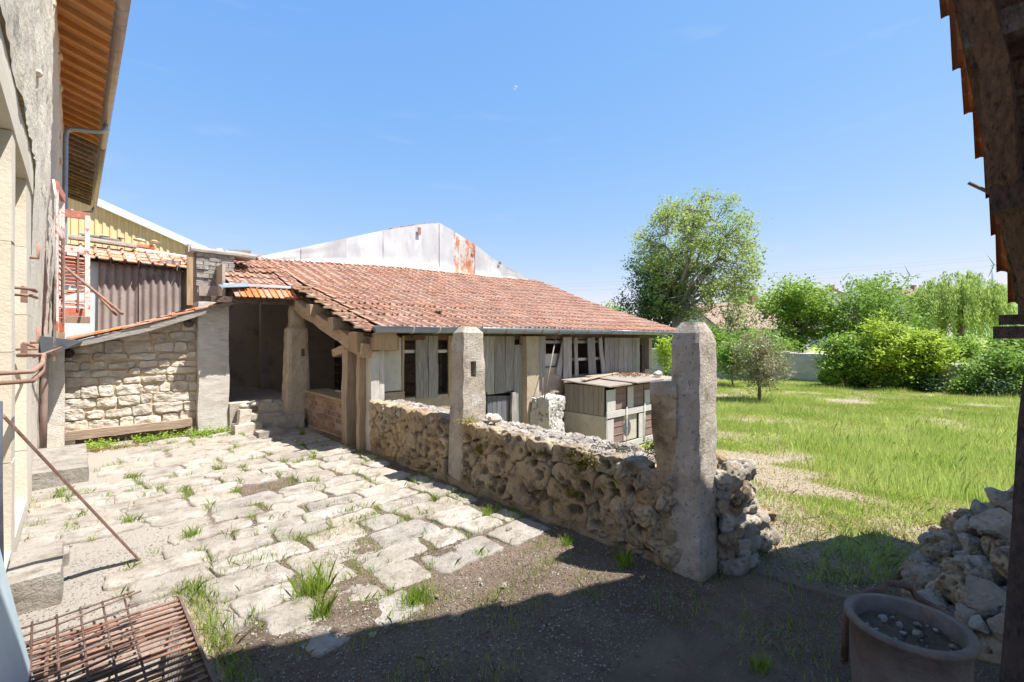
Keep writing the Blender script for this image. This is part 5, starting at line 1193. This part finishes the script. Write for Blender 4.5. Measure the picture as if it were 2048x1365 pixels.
b = gp(1465, 21); tree('hedge_shrub', 'mid green shrub behind the round-topped pillar', 'shrub', b, .3, cpt(1462, 718, 21), (1.0, .9, .8), 7, 110, 36, .075, 'leaf_hedge', 'bark', 44, tr=.04, spread=.2, gap=-.5)
b = gp(1450, 30); tree('pale_tree', 'pale green tree in front of the bungalow roof', 'tree', b, 1.0, cpt(1480, 640, 30), (1.3, 1.2, 1.3), 7, 60, 24, .09, 'leaf_ash', 'bark', 46, tr=.1, spread=.28, gap=-.3)
b = gp(1500, 52); tree('far_tree', 'rounded pale tree beyond the bungalow', 'tree', b, 1.5, cpt(1497, 612, 52), (2.9, 2.5, 2.3), 7, 130, 34, .15, 'leaf_maple', 'bark', 47, tr=.15, spread=.4, gap=-.5)
b = gp(1215, 48); tree('far_tree', 'small tree tip showing above the barn roof end', 'tree', b, 1.5, cpt(1222, 640, 48), (2.2, 2.2, 1.6), 7, 90, 34, .15, 'leaf_maple', 'bark', 48, tr=.15, spread=.4, gap=-.5)
for k, (px, Yv) in enumerate(((1380, 27), (1430, 27.0), (1530, 25.0), (1290, 30))):
    b = gp(px, Yv); tree('hedge_shrub', ('dark hedge shrub directly below the ash tree', 'dark hedge shrub left of the round-topped pillar top', 'dark hedge shrub behind the pink-leaved young tree', 'dark hedge shrub at the barn end behind the young shrub')[k], 'shrub', b, .2, b+Vector((0, 0, .75)), (1.6, 1.3, .85), 7, 150, 36, .09, 'leaf_dark' if k in (0, 3) else 'leaf_hedge', 'bark', 50+k, tr=.05, spread=.24, gap=-.6, group='hedge shrubs')
for k, px in enumerate((1660, 1720, 1790, 1860, 1930, 1990)):
    b = gp(px, bwall_Y(px)-1.0); tree('nettle_clump', ('first', 'second', 'third', 'fourth', 'fifth', 'sixth')[k]+' dark nettle clump from the left along the garden wall foot', 'weeds', b, .1, b+Vector((0, 0, .28)), (.75, .4, .4), 5, 70, 34, .055, 'leaf_dark' if k % 2 else 'leaf_hedge', 'bark', 70+k, tr=.02, spread=.13, gap=-.6, group='nettles at the wall foot')
# young pink-leaved tree in the meadow
b = gp(1519, 16.2); tree('young_tree', 'young round tree with pinkish new leaves and blossom on a thin trunk', 'tree', b, .75, cpt(1520, 722, 16.2), (1.0, .98, 1.08), 10, 230, 26, .05, 'leaf_photinia', 'bark', 21, tr=.055, spread=.12, gap=-.5, lmat2='blossom', fr2=.08, asp=.4)
# willow with hanging strands
def willow():
    R = random.Random(3); b = gp(1918, 40); t = thing('willow_tree', 'large pale green weeping willow at the right', 'tree', tuple(b)); cen = cpt(1915, 620, 40); L = []; mb = MB()
    mb.tube([b-Z_*.2, b+Z_*1.5, b+Z_*3], [.4, .32, .25], 10)
    for k in range(420):
        d = Vector((R.gauss(0, 1), R.gauss(0, 1), abs(R.gauss(0, .9)))).normalized()*R.random()**.35
        p = cen+Vector((d.x*3.9, d.y*3.3, d.z*3.5)); 
        if noise.noise(p*.7) < -.35: continue
        if k % 3 == 0: mb.tube([b+Z_*2.6, (b+Z_*2.6).lerp(p, .5)+Z_*.5, p], [.12, .05, .015], 4, False)
        ln = R.uniform(.7, 3.2); n = int(ln*38)
        for i in range(n):
            s_ = i/n; L.append((p.x+d.x*s_*.5+R.gauss(0, .12), p.y+d.y*s_*.5+R.gauss(0, .12), p.z-ln*s_**1.1+R.gauss(0, .05)))
    L = [l for l in L if l[2] > b.z+.2]; L = np.array(L); n = len(L); u = rng.normal(size=(n, 3))*.45; u[:, 2] = -1; u /= np.linalg.norm(u, axis=1)[:, None]; w_ = np.cross(u, rng.normal(size=(n, 3))); w_ /= np.linalg.norm(w_, axis=1)[:, None]
    s = .15; V = np.stack([L-u*s, L+w_*s*.26, L+u*s, L-w_*s*.26], 1).reshape(-1, 3)
    mb.obj('trunk', 'bark', t, True); tag(link('crown', npmesh('crown', V, 4, 'leaf_willow'), t), kind='stuff')
willow()
# ------------------------------------------------------------------ grass
def scatter_field():
    n = 900000; Yd = 3.0+rng.random(n)**1.5*23; px = rng.uniform(1290, 2130, n); X = (px-CX)/FX*Yd
    u = RX*X+GX*Yd; v = RY*X+GY*Yd; S = [[], [], []]
    dens = np.clip((Yd/14)**1.35, .18, 1)
    keep = rng.random(n) < dens
    for a, b, y, p_ in zip(u[keep], v[keep], Yd[keep], px[keep]):
        if a < 3.95 and b > .9: continue
        if b > 5.1 and a < 11.4 and b < 11: continue
        if y > bwall_Y(p_)-.15: continue
        br = bare(a, b)
        shade = y < 3.7
        r_ = random.random()
        if r_ < (br*1.1-.12 if not shade else .86): continue
        z = field_z(a, b)
        tall = math.exp(-(((p_-1900)/190)**2))*sm(5.5, 7, y)*sm(13, 9, y)+sm(5, 7, y)*.5*max(0, fbm((a, b, 9), .6, 2))
        if random.random() < .12+.3*br: S[2].append((a, b, z))
        elif random.random() < tall: S[1].append((a, b, z))
        else: S[0].append((a, b, z))
    return [np.array(s) for s in S]
S0, S1, S2 = scatter_field()
sc0 = lambda S: np.linalg.norm(S[:, :2], axis=1)
def grass_obj(name, S, h0, h1, wd, mat, label, lean=.6):
    # nearer blades are finer, farther blades a bit broader (still real blades)
    V = blades(len(S), S, h0, h1, wd, lean)
    o = link(name, npmesh(name, V, 5, mat)); tag(o, label, 'grass', None, 'stuff'); return o
grass_obj('meadow_grass', S0, .025, .085, .0042, 'grass', 'short green meadow grass covering the field')
grass_obj('tall_grass', S1, .10, .28, .004, 'grass_tall', 'tall pale seeding grass on the right of the meadow', .45)
grass_obj('dry_grass', S2, .02, .09, .004, 'grass_dry', 'dry straw scattered over the bare patches of the meadow', 2.2)
# weeds in the paving joints and on the bare soil
pts = []; dry = []
for (a, b, c, d) in PAVED:
    for _ in range(9):
        e = random.random()
        if random.random() < .5: q = (a+(b-a)*random.random(), c if e < .5 else d)
        else: q = (a if e < .5 else b, c+(d-c)*random.random())
        nzv = noise.noise((q[0]*1.6, q[1]*1.6, 3))+.5*noise.noise((q[0]*5, q[1]*5, 1))
        if nzv < -.12 or (q[0] < 1 and 3 < q[1] < 5 and random.random() < .8): continue
        k = int(8+70*max(0, nzv)*random.random())
        for _ in range(k): (pts if random.random() < .8 else dry).append((q[0]+random.gauss(0, .03), q[1]+random.gauss(0, .02), .0))
for _ in range(230):
    u = random.uniform(.45, 3.4); v = random.uniform(1.5, 3.9)
    if noise.noise((u*1.2, v*1.2, 7)) < (-.05 if v > 2.4 else .2): continue
    for _ in range(random.randint(10, 60)): (pts if random.random() < .5 else dry).append((u+random.gauss(0, .08), v+random.gauss(0, .05), 0))
for _ in range(90):
    u = random.uniform(2.5, 5.0); v = random.uniform(.1, 1.5)
    for _ in range(30): (pts if random.random() < .6 else dry).append((u+random.gauss(0, .1), v+random.gauss(0, .1), field_z(u, v) if u > 3.3 else 0))
for _ in range(26):
    for _ in range(70):
        u = .5+random.gauss(.04, .05); v = random.uniform(2.3, 3.6); (pts if random.random() < .5 else dry).append((u, v, 0))
grass_obj('joint_grass', np.array(pts), .02, .085, .0022, 'weed', 'small green grass and weeds growing in the paving joints', .9)
grass_obj('joint_straw', np.array(dry), .015, .06, .0012, 'grass_dry', 'dry yellow straw lying between the paving stones', 1.8)
def flakes(name, n, fn, size, mat, label):
    C = []
    while len(C) < n:
        p = fn()
        if p: C.append(p)
    C = np.array(C); s_ = size*rng.uniform(.4, 1.5, n)[:, None]; t = rng.normal(size=(n, 4, 3)); t /= np.linalg.norm(t, axis=2)[:, :, None]; t[:, :, 2] *= .6
    T = C[:, None, :]+t*s_[:, None, :]; V = np.concatenate([T[:, [0, 1, 2]], T[:, [0, 1, 3]], T[:, [1, 2, 3]], T[:, [0, 2, 3]]], 1).reshape(-1, 3)
    return tag(link(name, npmesh(name, V, 3, mat)), label, 'gravel', None, 'stuff')
def g_pt():
    u = random.uniform(-.3, 3.0); v = random.uniform(1.3, 7)
    if random.random() > (1 if v < 4.6 else .35) or (PIT[0]-.05 < u < PIT[1]+.12 and v < 3.4): return None
    return (u, v, court_z(u, v)+.003)
def g_pt2():
    p = g_pt()
    return p if p and gravel_mask(p[0], p[1]) < .35 else None
flakes('gravel', 30000, g_pt, .007, 'paving', 'fine pale gravel crumbs strewn over the courtyard soil')
flakes('soil_crumbs', 22000, g_pt2, .0055, 'wood_dark', 'dark soil crumbs and litter strewn over the courtyard')
def g3_():
    u = random.uniform(2.4, 5.2); v = random.uniform(-.6, 1.5)
    return (u, v, (court_z(u, v) if u < 3.3 else field_z(u, v))+.004)
flakes('shade_gravel', 9000, g3_, .0045, 'paving', 'pale gravel crumbs in the shaded ground by the tub')
flakes('shade_litter', 5000, g3_, .008, 'red_weed', 'dry litter on the shaded ground by the tub')
def g2():
    Y_d = random.uniform(2.6, 9); p = PX(random.uniform(1440, 2000), Y_d, 0)
    if p.x < 3.5 or bare(p.x, p.y) < .45: return None
    return (p.x, p.y, field_z(p.x, p.y)+.004)
flakes('field_litter', 9000, g2, .012, 'grass_dry', 'dry litter and crumbs on the bare meadow soil')
# single bigger tufts
tl = [(1250, 1135, .16, 'green grass tuft at the wall foot nearest the round-topped pillar'), (993, 995, .22, 'tall grass tuft at the wall foot right of the slotted pillar'), (810, 915, .12, 'small grass tuft at the wall foot near the porch post'), (835, 1205, .13, 'wide bright grass tuft at the edge of the big shadow'), (630, 1190, .22, 'upright grass tuft left of the wide bright tuft'), (385, 1075, .12, 'leafy weed beside the end of the iron bar'), (605, 872, .12, 'grass tuft before the porch opening'), (700, 885, .10, 'dark grass tuft at the foot of the wooden porch post'), (870, 1005, .12, 'grass tuft left of the slotted pillar foot'), (262, 1048, .10, 'small pale weed between house and leafy weed'), (1135, 1090, .09, 'tiny tuft between the two wall-foot tufts'), (640, 1240, .18, 'thin stalky tuft below the upright tuft'), (470, 990, .10, 'leafy weed in a paving joint in mid courtyard'), (1525, 1340, .09, 'star-shaped grass tuft in the shade left of the tub')]
for px, py, h_, lb in tl:
    p = PZ(px, py, 0.0); n = 320 if 'wide' in lb else 130
    if p.x > 3.3: p.z = field_z(p.x, p.y)
    sp_ = .055 if 'wide' in lb else .028
    Q = rng.normal(size=(n, 3))*np.array([sp_, sp_*.7, 0])+np.array(p[:])
    V = blades(n, Q, h_*.35, h_*.95, .0021, .9); tag(link('grass_tuft', npmesh('grass_tuft', V, 5, 'weed')), lb, 'grass tuft', 'tufts in the courtyard')
# green ground cover at the lean-to foot
C = []
for _ in range(5200):
    u = random.uniform(.1, 1.95); v = random.gauss(8.95, .13)
    if noise.noise((u*3, v*3, 1)) > -.15: C.append((u, v, abs(random.gauss(.03, .04))))
tag(link('ground_cover', npmesh('gc', leafcloud(np.array(C), .016, .9, .7), 4, 'weed')), 'bright green ground cover along the foot of the lean-to wall', 'plants', None, 'stuff')
C = np.stack([rng.normal(.35, .28, 1500), rng.normal(8.75, .08, 1500), np.abs(rng.normal(.015, .02, 1500))], 1)
tag(link('red_weeds', npmesh('rw', leafcloud(C, .012, .6, .5), 4, 'red_weed')), 'reddish dry weeds left of the green ground cover', 'plants', None, 'stuff')
# faint day moon
mp_ = P(1031, 176, 3000); bm = bmesh.new(); bmesh.ops.create_uvsphere(bm, u_segments=24, v_segments=16, radius=13); me = bpy.data.meshes.new('moon'); bm.to_mesh(me); bm.free()
mm_ = bpy.data.materials.new('moon_haze'); mm_.use_nodes = True; N = mm_.node_tree.nodes; L = mm_.node_tree.links
tr_ = N.new('ShaderNodeBsdfTransparent'); df = N.new('ShaderNodeBsdfDiffuse'); df.inputs[0].default_value = (.9, .85, .85, 1); ads = N.new('ShaderNodeMixShader'); ads.inputs[0].default_value = .22
L.new(tr_.outputs[0], ads.inputs[1]); L.new(df.outputs[0], ads.inputs[2]); L.new(ads.outputs[0], N['Material Output'].inputs[0]); me.materials.append(mm_)
o = link('moon', me); o.location = mp_; tag(o, 'faint pale day moon high in the blue sky', 'moon')
